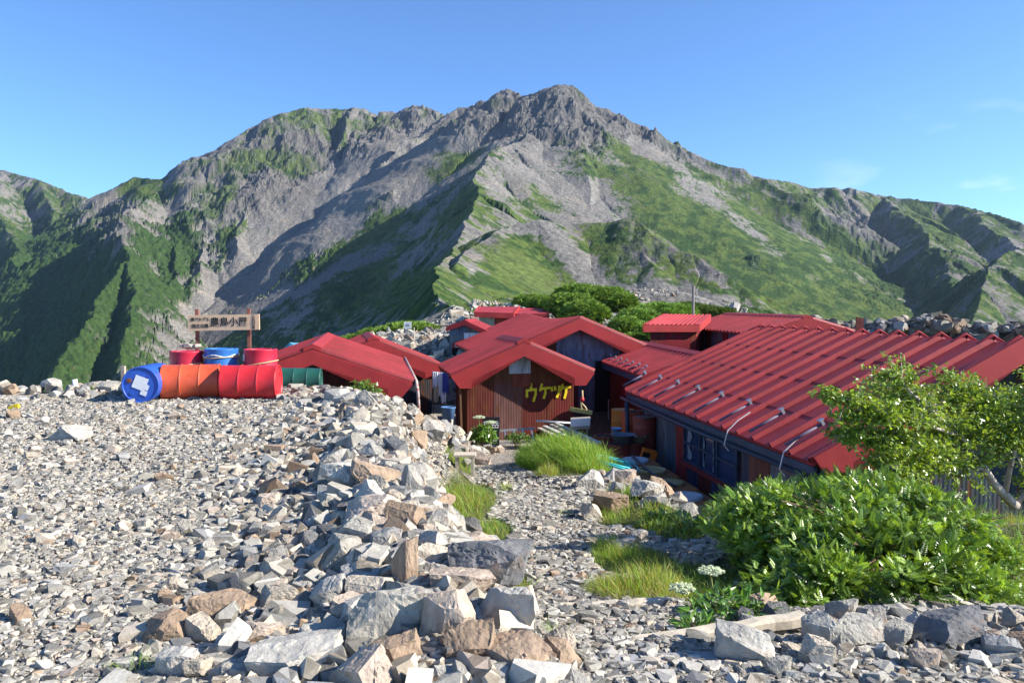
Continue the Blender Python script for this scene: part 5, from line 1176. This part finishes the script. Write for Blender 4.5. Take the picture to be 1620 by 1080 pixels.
# weathered crate frame in the bank
x_, y_, z_ = ray_ground(735, 752); cr_ = thing('wooden_stool', (x_, y_, z_), 'small weathered wooden stool frame tucked in the bank by the grass', 'stool'); 
for dx in (-.13, .13):
    for dy in (0, .2): mb = MB(); mb.box((x_+dx, y_+dy, z_+.15), (.045, .045, .34)); mb.build('leg', M_LOG, cr_)
mb = MB(); mb.box((x_, y_+.1, z_+.33), (.36, .28, .035)); mb.build('seat', M_LOG, cr_)
# poles and markers
p = W(1097, 452, 40); zg_ = hz(p.x, p.y); up_ = thing('utility_pole', (p.x, p.y, zg_), 'slim wooden pole with a drooping wire behind the red roofs', 'pole')
mb = MB(); mb.tube([(p.x, p.y, zg_-.3), (p.x, p.y, p.z)], .07, 8); mb.build('shaft', mat('grey_pole', (.22, .19, .18), .8), up_)
mb = MB(); q = W(1080, 405, 40); mb.tube([(p.x-.0, p.y, p.z-.1), (p.x-.12, p.y, p.z+.35), (q.x, q.y, q.z)], .014, 5); mb.tube([(p.x, p.y, p.z-.1), (p.x+.15, p.y, p.z-.5), (p.x+.05, p.y, p.z-1.0)], .012, 5); mb.build('wire', M_PIPE, up_)
p = W(645, 514, 37); zg_ = hz(p.x, p.y); t = thing('hillside_sign', (p.x, p.y, zg_), 'small white notice on a thin post high on the stony slope', 'sign'); mb = MB(); mb.box((p.x, p.y, p.z), (.34, .03, .30)); bo = mb.build('board', M_WHITE, t)
mb = MB(); mb.box((p.x, p.y-.02, p.z+.03), (.16, .004, .025)); mb.box((p.x, p.y-.02, p.z-.04), (.2, .004, .025)); mb.build('print_marks', M_INK, bo)
mb = MB(); mb.box((p.x, p.y+.03, (p.z-.1+zg_)/2), (.04, .03, max(.1, p.z-zg_+.2))); mb.build('post', M_WOODG, t)
p = W(655, 525, 36); mb = MB(); mb.tube([(p.x, p.y, p.z+.2), (p.x+.02, p.y, hz(p.x, p.y)-.1)], .025); tag(mb.build('marker_stick', M_LOG), 'bare stick standing right of the small white notice on the slope', 'stick')
p = W(118, 600, 14.2); mb = MB(); mb.tube([(p.x, p.y, p.z), (p.x+.03, p.y, -.15)], .045, 10); tag(mb.build('white_post', M_WHITE, smooth=True), 'short white post stuck among stones at the terrace rim', 'post')
p = W(195, 583, 15.2); mb = MB(); mb.box((p.x, p.y, p.z-.2), (.07, .07, .5)); tag(mb.build('wooden_stub', M_WOODG), 'squared wooden stub behind the blue drum', 'post')
x_, y_, z_ = ray_ground(22, 662); boulder(x_, y_, z_+.03, .2, 'rust', 'brown stone under the yellow marker at the left edge', 'marker stones'); mb = MB(); mb.box((x_-.02, y_, z_+.16), (.10, .05, .035), (1, 0, .4)); mb.box((x_+.05, y_, z_+.17), (.05, .05, .05)); tag(mb.build('yellow_marker', mat('yellow_tape', (.65, .50, .02), .6)), 'scrap of yellow marker tape on a brown stone at the left', 'marker')
p = W(262, 578, 14.9); mb = MB(); mb.hexa([Vector((p.x-.55, 15.0, -.12)), Vector((p.x+.1, 15.0, -.12)), Vector((p.x+.1, 15.5, -.12)), Vector((p.x-.55, 15.5, -.12)), Vector((p.x-.55, 15.0, .17)), Vector((p.x+.1, 15.0, .50)), Vector((p.x+.1, 15.5, .45)), Vector((p.x-.55, 15.5, .14))]); tag(mb.build('blue_tarpaulin', mat('blue_tarp', (.03, .16, .34), .5, bump=.01, bscale=8)), 'dark blue tarpaulin bundle behind the left lying and standing drums', 'tarpaulin')
p = W(797, 551, 21.9)
for dx, s, key, lab in ((0, .17, 'grey', 'grey stone lying on the front hut roof'), (.11, .13, 'pale', 'pale stone beside the grey one on the front hut roof')):
    boulder(p.x+dx, p.y, p.z-.02, s, key, lab, 'stones on the front hut roof', rot=(.1, -.4, 1+dx*9))
# ---------------------------------------------------------------- vegetation
def leaf_mat(name, transl=.35, rough=.42, spec=.5):
    m = bpy.data.materials.new(name); m.use_nodes = True; nt = m.node_tree; b = nt.nodes['Principled BSDF']; b.inputs['Roughness'].default_value = rough; b.inputs['Specular IOR Level'].default_value = spec
    a = nt.nodes.new('ShaderNodeAttribute'); a.attribute_name = 'Col'; t = nt.nodes.new('ShaderNodeBsdfTranslucent'); x = nt.nodes.new('ShaderNodeMixShader'); x.inputs[0].default_value = transl
    g = nt.nodes.new('ShaderNodeVectorMath'); g.operation = 'MULTIPLY'; g.inputs[1].default_value = (1.5, 1.35, .5)
    nt.links.new(a.outputs[0], b.inputs['Base Color']); nt.links.new(a.outputs[0], g.inputs[0]); nt.links.new(g.outputs[0], t.inputs[0]); nt.links.new(b.outputs[0], x.inputs[1]); nt.links.new(t.outputs[0], x.inputs[2]); nt.links.new(x.outputs[0], nt.nodes['Material Output'].inputs[0]); return m
M_LEAF = leaf_mat('leaf', .35, .30, .75); M_GRASS = leaf_mat('grass_blade', .4, .5, .35); M_NEEDLE = leaf_mat('pine_needles', .15, .6, .2)
M_BARK = mat('birch_bark', (.42, .36, .32), .75, nscale=8, namp=.35, dark=(.09, .06, .05), dthr=(.55, .7), dscale=6); M_TWIG = mat('twig', (.16, .10, .07), .8)
def frames(D, Nn):
    D = D/np.linalg.norm(D, axis=1, keepdims=True); X = np.cross(D, Nn); X /= np.linalg.norm(X, axis=1, keepdims=True)+1e-9; Z = np.cross(X, D)
    return np.stack([X, D, Z], 2)
def leaflet(cx, cy, ang, l, w, fold=.18, droop=0):
    d = np.array([math.sin(ang), math.cos(ang)]); p = np.array([d[1], -d[0]]); z = lambda t: -droop*t*t
    a = (cx, cy, 0); m = .42
    L1 = (cx+d[0]*l*m+p[0]*w/2, cy+d[1]*l*m+p[1]*w/2, fold*w+z(m)); R1 = (cx+d[0]*l*m-p[0]*w/2, cy+d[1]*l*m-p[1]*w/2, fold*w+z(m)); t = (cx+d[0]*l, cy+d[1]*l, z(1)); c = (cx+d[0]*l*m, cy+d[1]*l*m, z(m))
    return [a, L1, t, R1, c], [(0, 1, 4), (1, 2, 4), (0, 4, 3), (4, 2, 3)]
def compose(parts):
    V, T = [], []
    for v, t in parts: T += [tuple(i+len(V) for i in q) for q in t]; V += v
    return np.array(V, float), np.array(T)
def rowan(n=5, r=0): return compose([leaflet(0, .22+.14*k, s*(1.0-.03*k), .36-.02*k, .15, droop=.06) for k in range(n) for s in (-1, 1)]+[leaflet(0, .22+.14*(n-1)+.06, 0, .34, .11)])
ROWAN = [rowan(5), rowan(6), rowan(4)]
OVATE = [compose([leaflet(0, 0, 0, 1, .62, .15, .15)])]
LANCE = [compose([leaflet(0, 0, 0, 1, .32, .2, .25)])]
TUFT = [compose([leaflet(0, 0, a, .9+.2*math.sin(a*3), .22, .4) for a in (-1.1, -.55, 0, .5, 1.15)])]
BLADE = [(np.array([(-.5, 0, 0), (.5, 0, 0), (-.38, .45, -.02), (.38, .45, -.02), (-.2, .8, -.14), (.2, .8, -.14), (0, 1, -.32)])*np.array([w, 1, b]), np.array([(0, 1, 3), (0, 3, 2), (2, 3, 5), (2, 5, 4), (4, 5, 6)])) for w, b in ((.03, 1), (.035, 1.8), (.025, .5), (.03, 2.6))]
def blobs(lobes, n, shell=.35, front=True):
    """points in the outer shell of several ellipsoids, with outward normals"""
    w = np.array([l[3]*l[4]+l[3]*l[5]+l[4]*l[5] for l in lobes]); k = rng.choice(len(lobes), n, p=w/w.sum()); L_ = np.array(lobes)[k]
    d = rng.normal(0, 1, (n, 3)); d[:, 2] = np.abs(d[:, 2])*1.0-.25; d /= np.linalg.norm(d, axis=1, keepdims=True)
    r = 1-shell*rng.uniform(0, 1, n)**1.5
    bump = 1+.14*perlin(d[:, 0]*3+k*3.1, d[:, 1]*3+d[:, 2]*2.3)+.08*perlin(d[:, 0]*8+k, d[:, 2]*8)
    P = L_[:, :3]+d*L_[:, 3:6]*(r*bump)[:, None]; Nn = d/L_[:, 3:6]; Nn /= np.linalg.norm(Nn, axis=1, keepdims=True); return P, Nn, r, k
def cols(n, base, var=.25, yel=.15):
    v = rng.normal(1, var, (n, 1)).clip(.5, 1.7); y = rng.uniform(0, yel, (n, 1)); return np.clip(np.array(base)*v+np.array([.12, .08, 0])*y, .005, .5)
def bush_mesh(name, lobes, n, tm, size, col, matl, parent=None, droop=.1, var=.3, shell=.4, up=.5, rnd=.6, zmin=None):
    P, Nn, r, k = blobs(lobes, n, shell); 
    if zmin is not None: m = P[:, 2] > zmin; P, Nn, r = P[m], Nn[m], r[m]; n = len(P)
    D = Nn+rng.normal(0, rnd, (n, 3)); D[:, 2] = D[:, 2]*.6+up*.3; Nm = Nn*.5+np.array([0, 0, up])+rng.normal(0, .35, (n, 3))
    R = frames(D, Nm); S = size*rng.uniform(.7, 1.3, n)
    V, T, Cc = scatter(tm, P, S, R, cols(n, col, var)); return npmesh(name, V, T, matl, parent, Cc)
# big leafy shrub on the right
def E(px, py, Y, rx, ry, rz): p = W(px, py, Y); return (p.x, p.y, p.z, rx, ry, rz)
sh = thing('leafy_shrub', tuple(W(1370, 975, 5.6)), 'big bright green rowan shrub with feathery leaves in front of the long hut', 'shrub')
LB = [E(1300, 850, 6.3, .62, .7, .50), E(1390, 830, 6.6, .60, .7, .42), E(1220, 815, 6.8, .42, .5, .26), E(1475, 860, 6.3, .48, .7, .44), E(1390, 905, 5.6, .70, .6, .42), E(1270, 900, 5.9, .40, .5, .36), E(1475, 915, 5.8, .34, .6, .28), E(1515, 880, 6.2, .20, .5, .20), E(1200, 840, 6.5, .28, .4, .28), E(1345, 790, 7.0, .36, .5, .22), E(1300, 945, 5.3, .40, .35, .26)]
LB2 = []
for i in range(150):
    l = LB[i % len(LB)]; d_ = np.array([random.gauss(0, 1), random.gauss(0, 1), random.gauss(.2, .8)]); d_ /= np.linalg.norm(d_); s_ = random.uniform(.11, .20)
    LB2.append((l[0]+d_[0]*l[3]*.93, l[1]+d_[1]*l[4]*.93, l[2]-.05+d_[2]*l[5]*.9, s_*1.2, s_*1.2, s_*.85))
bush_mesh('foliage', LB2, 18500, ROWAN, .070, (.21, .35, .05), M_LEAF, sh, shell=.75, var=.32, rnd=.8)
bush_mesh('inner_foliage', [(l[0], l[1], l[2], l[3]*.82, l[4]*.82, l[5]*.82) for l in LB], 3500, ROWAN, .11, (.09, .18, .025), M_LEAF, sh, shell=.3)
mb = MB()
for i in range(46):
    l = random.choice(LB); b0 = Vector((3.0+random.uniform(-.6, .7), 6.2+random.uniform(-.4, .4), -.55)); tip = Vector(l[:3])+Vector((random.uniform(-.5, .5)*l[3]*1.6, random.uniform(-.5, .5)*l[4], l[5]*.7)); mb.tube([b0, b0.lerp(tip, .5)+Vector((0, 0, .08)), tip], [.014, .010, .005], 5)
mb.build('stems', M_TWIG, sh)
# birch at the right edge
bt = thing('birch_tree', tuple(W(1600, 795, 8.2)), 'low leaning birch with pale twisted trunk and small glossy leaves at the right edge', 'tree')
tw = MB(); tips = []
def limb(pts, r0, r1):
    n = len(pts); tw.tube(pts, [r0+(r1-r0)*k/(n-1) for k in range(n)], 8)
base = W(1606, 800, 8.3)
limbs = [[base, W(1572, 765, 8.15), W(1556, 738, 8.0), W(1510, 742, 7.9), W(1475, 735, 7.7), W(1440, 728, 7.6)],
         [W(1572, 765, 8.15), W(1553, 735, 8.0), W(1520, 690, 7.9), W(1480, 655, 7.7), W(1440, 620, 7.6), W(1420, 590, 7.6)],
         [W(1556, 738, 8.0), W(1540, 690, 8.2), W(1530, 640, 8.3), W(1515, 605, 8.3)],
         [W(1590, 780, 8.2), W(1600, 730, 8.1), W(1610, 690, 8.0), W(1640, 640, 7.9), W(1660, 600, 7.9)],
         [W(1520, 690, 7.9), W(1460, 670, 7.4), W(1400, 660, 7.2), W(1350, 640, 7.1), W(1310, 625, 7.1)],
         [W(1510, 742, 7.9), W(1440, 700, 7.5), W(1380, 690, 7.3), W(1320, 690, 7.2)],
         [W(1480, 655, 7.7), W(1440, 640, 8.3), W(1400, 610, 8.4)],
         [W(1600, 730, 8.1), W(1590, 690, 8.6), W(1575, 650, 8.8), W(1580, 620, 8.9)],
         [base, W(1640, 760, 8.3), W(1700, 720, 8.2), W(1760, 660, 8.1)],
         [W(1475, 735, 7.7), W(1440, 745, 7.4), W(1400, 735, 7.3)]]
rl = random.Random(11)
for i, l in enumerate(limbs): limb(l, .055 if i == 0 else .030 if i in (1, 3, 8) else .018, .008)
LP, LD = [], []
for i, l in enumerate(limbs):
    for j in range(115 if i in (1, 4) else 90):
        t = (.25 if i else .45)+(.75 if i else .55)*rl.random(); f = t*(len(l)-1); k = min(int(f), len(l)-2); s = l[k].lerp(l[k+1], f-k)
        d = Vector((rl.gauss(-.25, .8), rl.gauss(0, .8), rl.gauss(.25, .55))).normalized(); Lt = rl.uniform(.12, .36)*(1 if i not in (4, 5) else .62); e = s+d*Lt
        tw.tube([s, s+d*Lt*.5+Vector((0, 0, .015)), e], [.004, .003, .0015], 4, caps=False)
        for q in range(int(14+Lt*42)):
            u = rl.uniform(.25, 1.05); LP.append(s+d*Lt*u+Vector((rl.gauss(0, .022), rl.gauss(0, .022), rl.gauss(0, .018)))); LD.append(d*.5+Vector((rl.gauss(0, .7), rl.gauss(0, .7), rl.gauss(-.25, .5))))
tw.build('trunk', M_BARK, bt, smooth=True)
LP = np.array([tuple(v) for v in LP]); LD = np.array([tuple(v) for v in LD]); n = len(LP); print('birch leaves', n)
R = frames(LD, np.array([0, 0, 1])+rng.normal(0, .5, (n, 3))); V, T, Cc = scatter(OVATE, LP, rng.uniform(.034, .062, n), R, cols(n, (.20, .30, .045), .3)); 
CL = [E(1500, 690, 7.9, .40, .3, .22), E(1420, 660, 7.7, .38, .3, .20), E(1560, 650, 8.0, .36, .3, .22), E(1450, 715, 7.6, .40, .3, .16), E(1390, 700, 7.4, .26, .25, .14), E(1600, 700, 8.0, .30, .3, .24), E(1520, 630, 8.1, .25, .2, .16), E(1350, 665, 7.2, .18, .2, .10)]
P_, N2, _r, _k = blobs(CL, 9000, .9); P_ = P_+rng.normal(0, .03, P_.shape); kp = fbm(P_[:, 0]*5, P_[:, 2]*5+P_[:, 1]*3, 3) > -.12; P_ = P_[kp]; N2 = N2[kp]; n = len(P_)
V2, T2, C2 = scatter(OVATE, P_, rng.uniform(.034, .06, n), frames(N2+rng.normal(0, .8, (n, 3)), np.array([0, 0, 1])+rng.normal(0, .5, (n, 3))), cols(n, (.20, .30, .045), .32))
npmesh('crown', np.concatenate([V, V2]), np.concatenate([T, T2+len(V)]), M_LEAF, bt, np.concatenate([Cc, C2]))

# grass
def blades(P, H, col, lean=.35, wind=(-.15, 0)):
    n = len(P); D = np.stack([rng.normal(wind[0], lean, n), rng.normal(wind[1], lean, n), np.ones(n)], 1); a = rng.uniform(0, 2*np.pi, n); Nm = np.stack([np.cos(a), np.sin(a), .15*np.ones(n)], 1)
    return scatter(BLADE, P, H, frames(D, Nm), col)
def gcol(n, dry): 
    m = (rng.uniform(0, 1, (n, 1)) < dry); g = cols(n, (.22, .38, .06), .25, .3); d = cols(n, (.36, .32, .12), .2); return np.where(m, d, g)
x, y = fan(210000, 3.6, 24, math.radians(-14), math.radians(36), 1.25)
gwt = grassw(x, y)+.30*fbm(x*2.3, y*2.3, 3, off=9); keep_ = (gwt > .50) & (rng.uniform(0, 1, len(x)) < .9)
x, y, g_ = x[keep_], y[keep_], gwt[keep_]; ex = np.interp(y, SUNKX[:, 0], SUNKX[:, 1]); kk = ~((x > ex) & (y > 8.6)); x, y, g_ = x[kk], y[kk], g_[kk]
dry = sstep(-.1, .4, fbm(x*.9, y*.9, 3, off=19)); H = (.04+.05*sstep(.4, 1.0, g_))*rng.uniform(.4, 1.6, len(x))*(1+.35*sstep(6, 12, y))*(1+.4*dry)
cg_ = cols(len(x), (.19, .34, .055), .25, .3); cdry = cols(len(x), (.33, .31, .10), .22); mdry = (rng.uniform(0, 1, len(x)) < .10+.42*dry)[:, None]
V, T, Cc = blades(np.stack([x, y, height(x, y)-.005], 1), H*1.15, np.where(mdry, cdry, cg_), .45); print('grass', len(x))
tag(npmesh('grass', V, T, M_GRASS, col=Cc), 'short green and straw-coloured grass along the path', kind='stuff')
def clump(cx, cy, rx, ry, n, h, label, dry=.1, lean=.3, wind=(-.15, 0), dome=.5, ang=0):
    t_ = rng.uniform(0, 2*np.pi, n); r_ = np.sqrt(rng.uniform(0, 1, n)); u, v = rx*r_*np.cos(t_), ry*r_*np.sin(t_); x = cx+u*math.cos(ang)-v*math.sin(ang); y = cy+u*math.sin(ang)+v*math.cos(ang)
    H = h*(1-dome*r_**2)*rng.uniform(.35, 1.25, n)*(1+.35*perlin(x*3.1, y*3.1)); D0 = np.stack([(x-cx)/rx, (y-cy)/ry], 1)*.35
    P = np.stack([x, y, height(x, y)-.01], 1); D = np.stack([rng.normal(wind[0], lean, n)+D0[:, 0], rng.normal(wind[1], lean, n)+D0[:, 1], np.ones(n)], 1); a = rng.uniform(0, 2*np.pi, n)
    V, T, Cc = scatter(BLADE, P, H, frames(D, np.stack([np.cos(a), np.sin(a), .15*np.ones(n)], 1)), gcol(n, dry)); o = npmesh('grass_clump', V, T, M_GRASS, col=Cc); return tag(o, label, 'grass clump', 'grass clumps along the path')
clump(.75, 15.2, .62, 1.1, 9000, .44, 'big clump of tall bright green grass beside the stacked boards', .06, .28)
clump(1.35, 14.6, .55, 1.2, 7500, .40, 'right half of the tall grass clump, next to the coiled hose', .08, .28)
x_, y_, z_ = ray_ground(866, 752); clump(x_, y_, .20, .3, 900, .24, 'dry olive tuft at the foot of the tall grass', .5)
x_, y_, z_ = ray_ground(800, 776); clump(x_, y_, .13, .3, 700, .16, 'small tuft on its own in the middle of the path', .3)
x_, y_, z_ = ray_ground(1015, 945); clump(x_, y_+.15, .36, .36, 3800, .20, 'rounded straw-tipped tuft above the upper log step', .5, .38)
x_, y_, z_ = ray_ground(975, 880); clump(x_, y_+.2, .22, .3, 1500, .16, 'low green tuft beside the path bend', .25)
x_, y_, z_ = ray_ground(895, 815); clump(x_, y_, .10, .14, 320, .10, 'tiny tuft at the right border of the path', .4)
x_, y_, z_ = ray_ground(215, 1068); clump(x_, y_, .13, .08, 130, .12, 'sparse tuft of thin blades between stones at the lower left', .1, .6)
x_, y_, z_ = ray_ground(870, 1008); clump(x_, y_, .09, .07, 260, .11, 'small tuft between the heap and the upper step', .1, .5)
# leafy herbs and umbels
def herb(px, py, Y, rx, ry, rz, n, size, label, col=(.10, .22, .035), tm=LANCE, name='leafy_herb', zoff=0):
    p = W(px, py, Y); zg_ = hz(p.x, p.y); t = thing(name, (p.x, p.y, zg_), label, 'plant', 'leafy herbs')
    lob = [(p.x, p.y, p.z, rx, ry, rz), (p.x-rx*.5, p.y, p.z-rz*.2, rx*.6, ry*.8, rz*.8), (p.x+rx*.55, p.y, p.z-rz*.25, rx*.6, ry*.8, rz*.7)]
    bush_mesh('leaves', lob, n, tm, size, col, M_LEAF, t, shell=.7, up=.7, rnd=.8)
    mb = MB()
    for i in range(14):
        a_ = random.uniform(0, 6.28); q = Vector((p.x+rx*.5*math.cos(a_), p.y+ry*.5*math.sin(a_), p.z+rz*random.uniform(.1, .6))); mb.tube([(p.x+random.uniform(-.3, .3)*rx, p.y, zg_-.03), q], .006, 4, caps=False)
    mb.build('stems', M_TWIG, t); return t
herb(1165, 985, 4.45, .30, .25, .17, 900, .085, 'bright leafy herb growing just above the near log step')
herb(1110, 1000, 4.15, .13, .15, .08, 220, .07, 'small leafy sprig on the near gravel by the log end')
herb(1065, 838, 8.6, .36, .4, .18, 900, .085, 'pale green herb patch on the brink in front of the tanks', (.13, .23, .045), OVATE)
herb(1100, 850, 8.2, .30, .3, .20, 600, .085, 'leafy herb between the brink patch and the big shrub', (.12, .22, .04), OVATE)
herb(573, 622, 14.6, .30, .3, .22, 420, .10, 'green herb growing against the left hut wall', (.12, .21, .04), OVATE)
herb(762, 690, 18.3, .28, .3, .28, 700, .10, 'leafy plant with pale flower heads by the black sign', (.12, .24, .04), OVATE)
herb(818, 694, 19.2, .28, .2, .12, 260, .09, 'low plant behind the ladder', (.11, .19, .05), OVATE)
herb(150, 619, 14.4, .22, .2, .07, 160, .06, 'tiny green plant by the white post', (.11, .19, .04), OVATE)
herb(1205, 900, 6.2, .26, .3, .22, 500, .08, 'dark leafy herb under the left side of the big shrub', (.06, .14, .03))
M_UMB = mat('umbel_flowers', (.50, .56, .36), .8, nscale=60, namp=.3); M_STEM = mat('green_stem', (.22, .22, .08), .6)
def umbel(px, py, Y, r, stem_dx, label, nh=60):
    p = W(px, py, Y); zg_ = min(hz(p.x+stem_dx, p.y), p.z-.15); t = thing('umbel_plant', (p.x+stem_dx, p.y, zg_), label, 'flower', 'pale green flower umbels')
    mb = MB(); mb.tube([(p.x+stem_dx, p.y, zg_-.02), (p.x+stem_dx*.4, p.y, (p.z+zg_)/2), (p.x, p.y, p.z-r*.5)], [.009, .007, .005], 6)
    hd = MB()
    for i in range(nh):
        a_ = i*2.39996; rr_ = r*math.sqrt((i+.5)/nh); q = Vector((p.x+rr_*math.cos(a_), p.y+rr_*math.sin(a_), p.z+r*.22*(1-(rr_/r)**2)+random.uniform(-.006, .006)))
        if i % 4 == 0: mb.tube([(p.x, p.y, p.z-r*.5), q], .0018, 4, caps=False)
        for k in range(5):
            o_ = Vector((random.gauss(0, .007), random.gauss(0, .007), random.gauss(0, .004)))*(r/.09); hd.box(q+o_, (.010*r/.09, .010*r/.09, .008*r/.09), (random.gauss(0, 1), 1, random.gauss(0, .3)), (1, random.gauss(0, .3), 0))
    mb.build('stalk', M_STEM, t); hd.build('flower_head', M_UMB, t)
umbel(1125, 903, 4.9, .075, .03, 'flat pale umbel on a tall stem, highest of the three by the near step')
umbel(1080, 930, 4.7, .075, .16, 'pale umbel bending left, nearest the upper log step')
umbel(1208, 950, 4.6, .06, -.03, 'pale umbel half sunk in the leafy herb')
umbel(758, 660, 18.2, .13, .03, 'pale umbel beside the black sign, upper left of its pair'); umbel(776, 668, 18.1, .12, .0, 'pale umbel beside the black sign, lower right of its pair')
# dwarf pines and shrubs behind the huts
def pine(label, lobes, n, size=.22, col=(.16, .26, .045), group='dwarf pines behind the huts', nm='dwarf_pine', up=1.):
    x0 = np.mean([l[0] for l in lobes]); y0 = np.mean([l[1] for l in lobes]); t = thing(nm, (x0, y0, hz(x0, y0)), label, 'shrub', group)
    bush_mesh('foliage', lobes, n, TUFT, size, col, M_NEEDLE, t, shell=.25, up=up, rnd=.45, var=.4); mb = MB()
    for l in lobes: mb.tube([(l[0], l[1], hz(l[0], l[1])-.2), (l[0]+.1, l[1], l[2]), (l[0]-.1, l[1], l[2]+l[5]*.7)], [.09, .07, .03], 6)
    mb.build('trunk', M_TWIG, t)
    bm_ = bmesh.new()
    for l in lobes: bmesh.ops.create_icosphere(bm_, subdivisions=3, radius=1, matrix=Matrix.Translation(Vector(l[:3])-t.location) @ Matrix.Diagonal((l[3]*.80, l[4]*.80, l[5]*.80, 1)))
    me = bpy.data.meshes.new('shaded_core'); bm_.to_mesh(me); bm_.free(); me.materials.append(M_INNER); o = bpy.data.objects.new('shaded_core', me); C.objects.link(o); o.parent = t
M_INNER = mat('shaded_needles', (.025, .05, .014), .95, nscale=6, namp=.5, bump=.08, bscale=5)  # dark pine cores; shade inside the foliage is put into this colour
pine('long dark green dwarf pine thicket with a rounded top behind the sagging roof', [E(905, 490, 44, 1.5, 1.4, .85), E(950, 478, 46, 1.9, 1.6, .85), E(915, 470, 50, 1.6, 1.4, .75), E(978, 482, 45, 1.1, 1.2, .6), E(865, 484, 46, 1.2, 1.2, .55), E(840, 478, 48, 1.1, 1.2, .4), E(925, 500, 42, 1.3, 1., .75)], 12000)
pine('smaller green pine thicket left of the pole, above the gap between the roofs', [E(1010, 515, 38, 1.2, 1.2, .75), E(1040, 500, 41, 1.3, 1.2, .6), E(990, 525, 36, .8, .9, .6), E(1070, 497, 42, 1.1, 1.1, .45), E(1030, 535, 35, .9, .8, .6), E(1005, 548, 34, .6, .6, .5)], 9000, col=(.18, .30, .055))
pine('low green shrubs spreading right of the pole', [E(1110, 494, 44, 1.0, 1., .3), E(1135, 496, 43, .8, .9, .25), E(1085, 489, 46, 1.0, 1., .3)], 3500, col=(.10, .16, .035))
pine('low pine mat at the left foot of the stony slope', [E(650, 525, 42, 1.6, 1.3, .45), E(610, 532, 44, 1.6, 1.3, .4), E(580, 540, 44, 1.4, 1.3, .35)], 4500)
# ---------------------------------------------------------------- mountain air
hm = bpy.data.materials.new('mountain_air'); hm.use_nodes = True; nt = hm.node_tree; nt.nodes.clear()
ho = nt.nodes.new('ShaderNodeOutputMaterial'); hv = nt.nodes.new('ShaderNodeVolumePrincipled')
hv.inputs['Color'].default_value = (.55, .72, 1, 1); hv.inputs['Density'].default_value = .00007; hv.inputs['Anisotropy'].default_value = .5
nt.links.new(hv.outputs[0], ho.inputs['Volume'])
hb = MB()
x0, x1, y0, y1 = -2150, 2150, -60, 2450
zb = float(mh.min())-1; zt = float(mh.max())+4
hb.hexa([(x0, y0, zb), (x1, y0, zb), (x1, y1, zb), (x0, y1, zb), (x0, y0, zt), (x1, y0, zt), (x1, y1, zt), (x0, y1, zt)])
tag(hb.build('haze', hm), 'thin blue mountain air that pales the far slopes', kind='stuff')
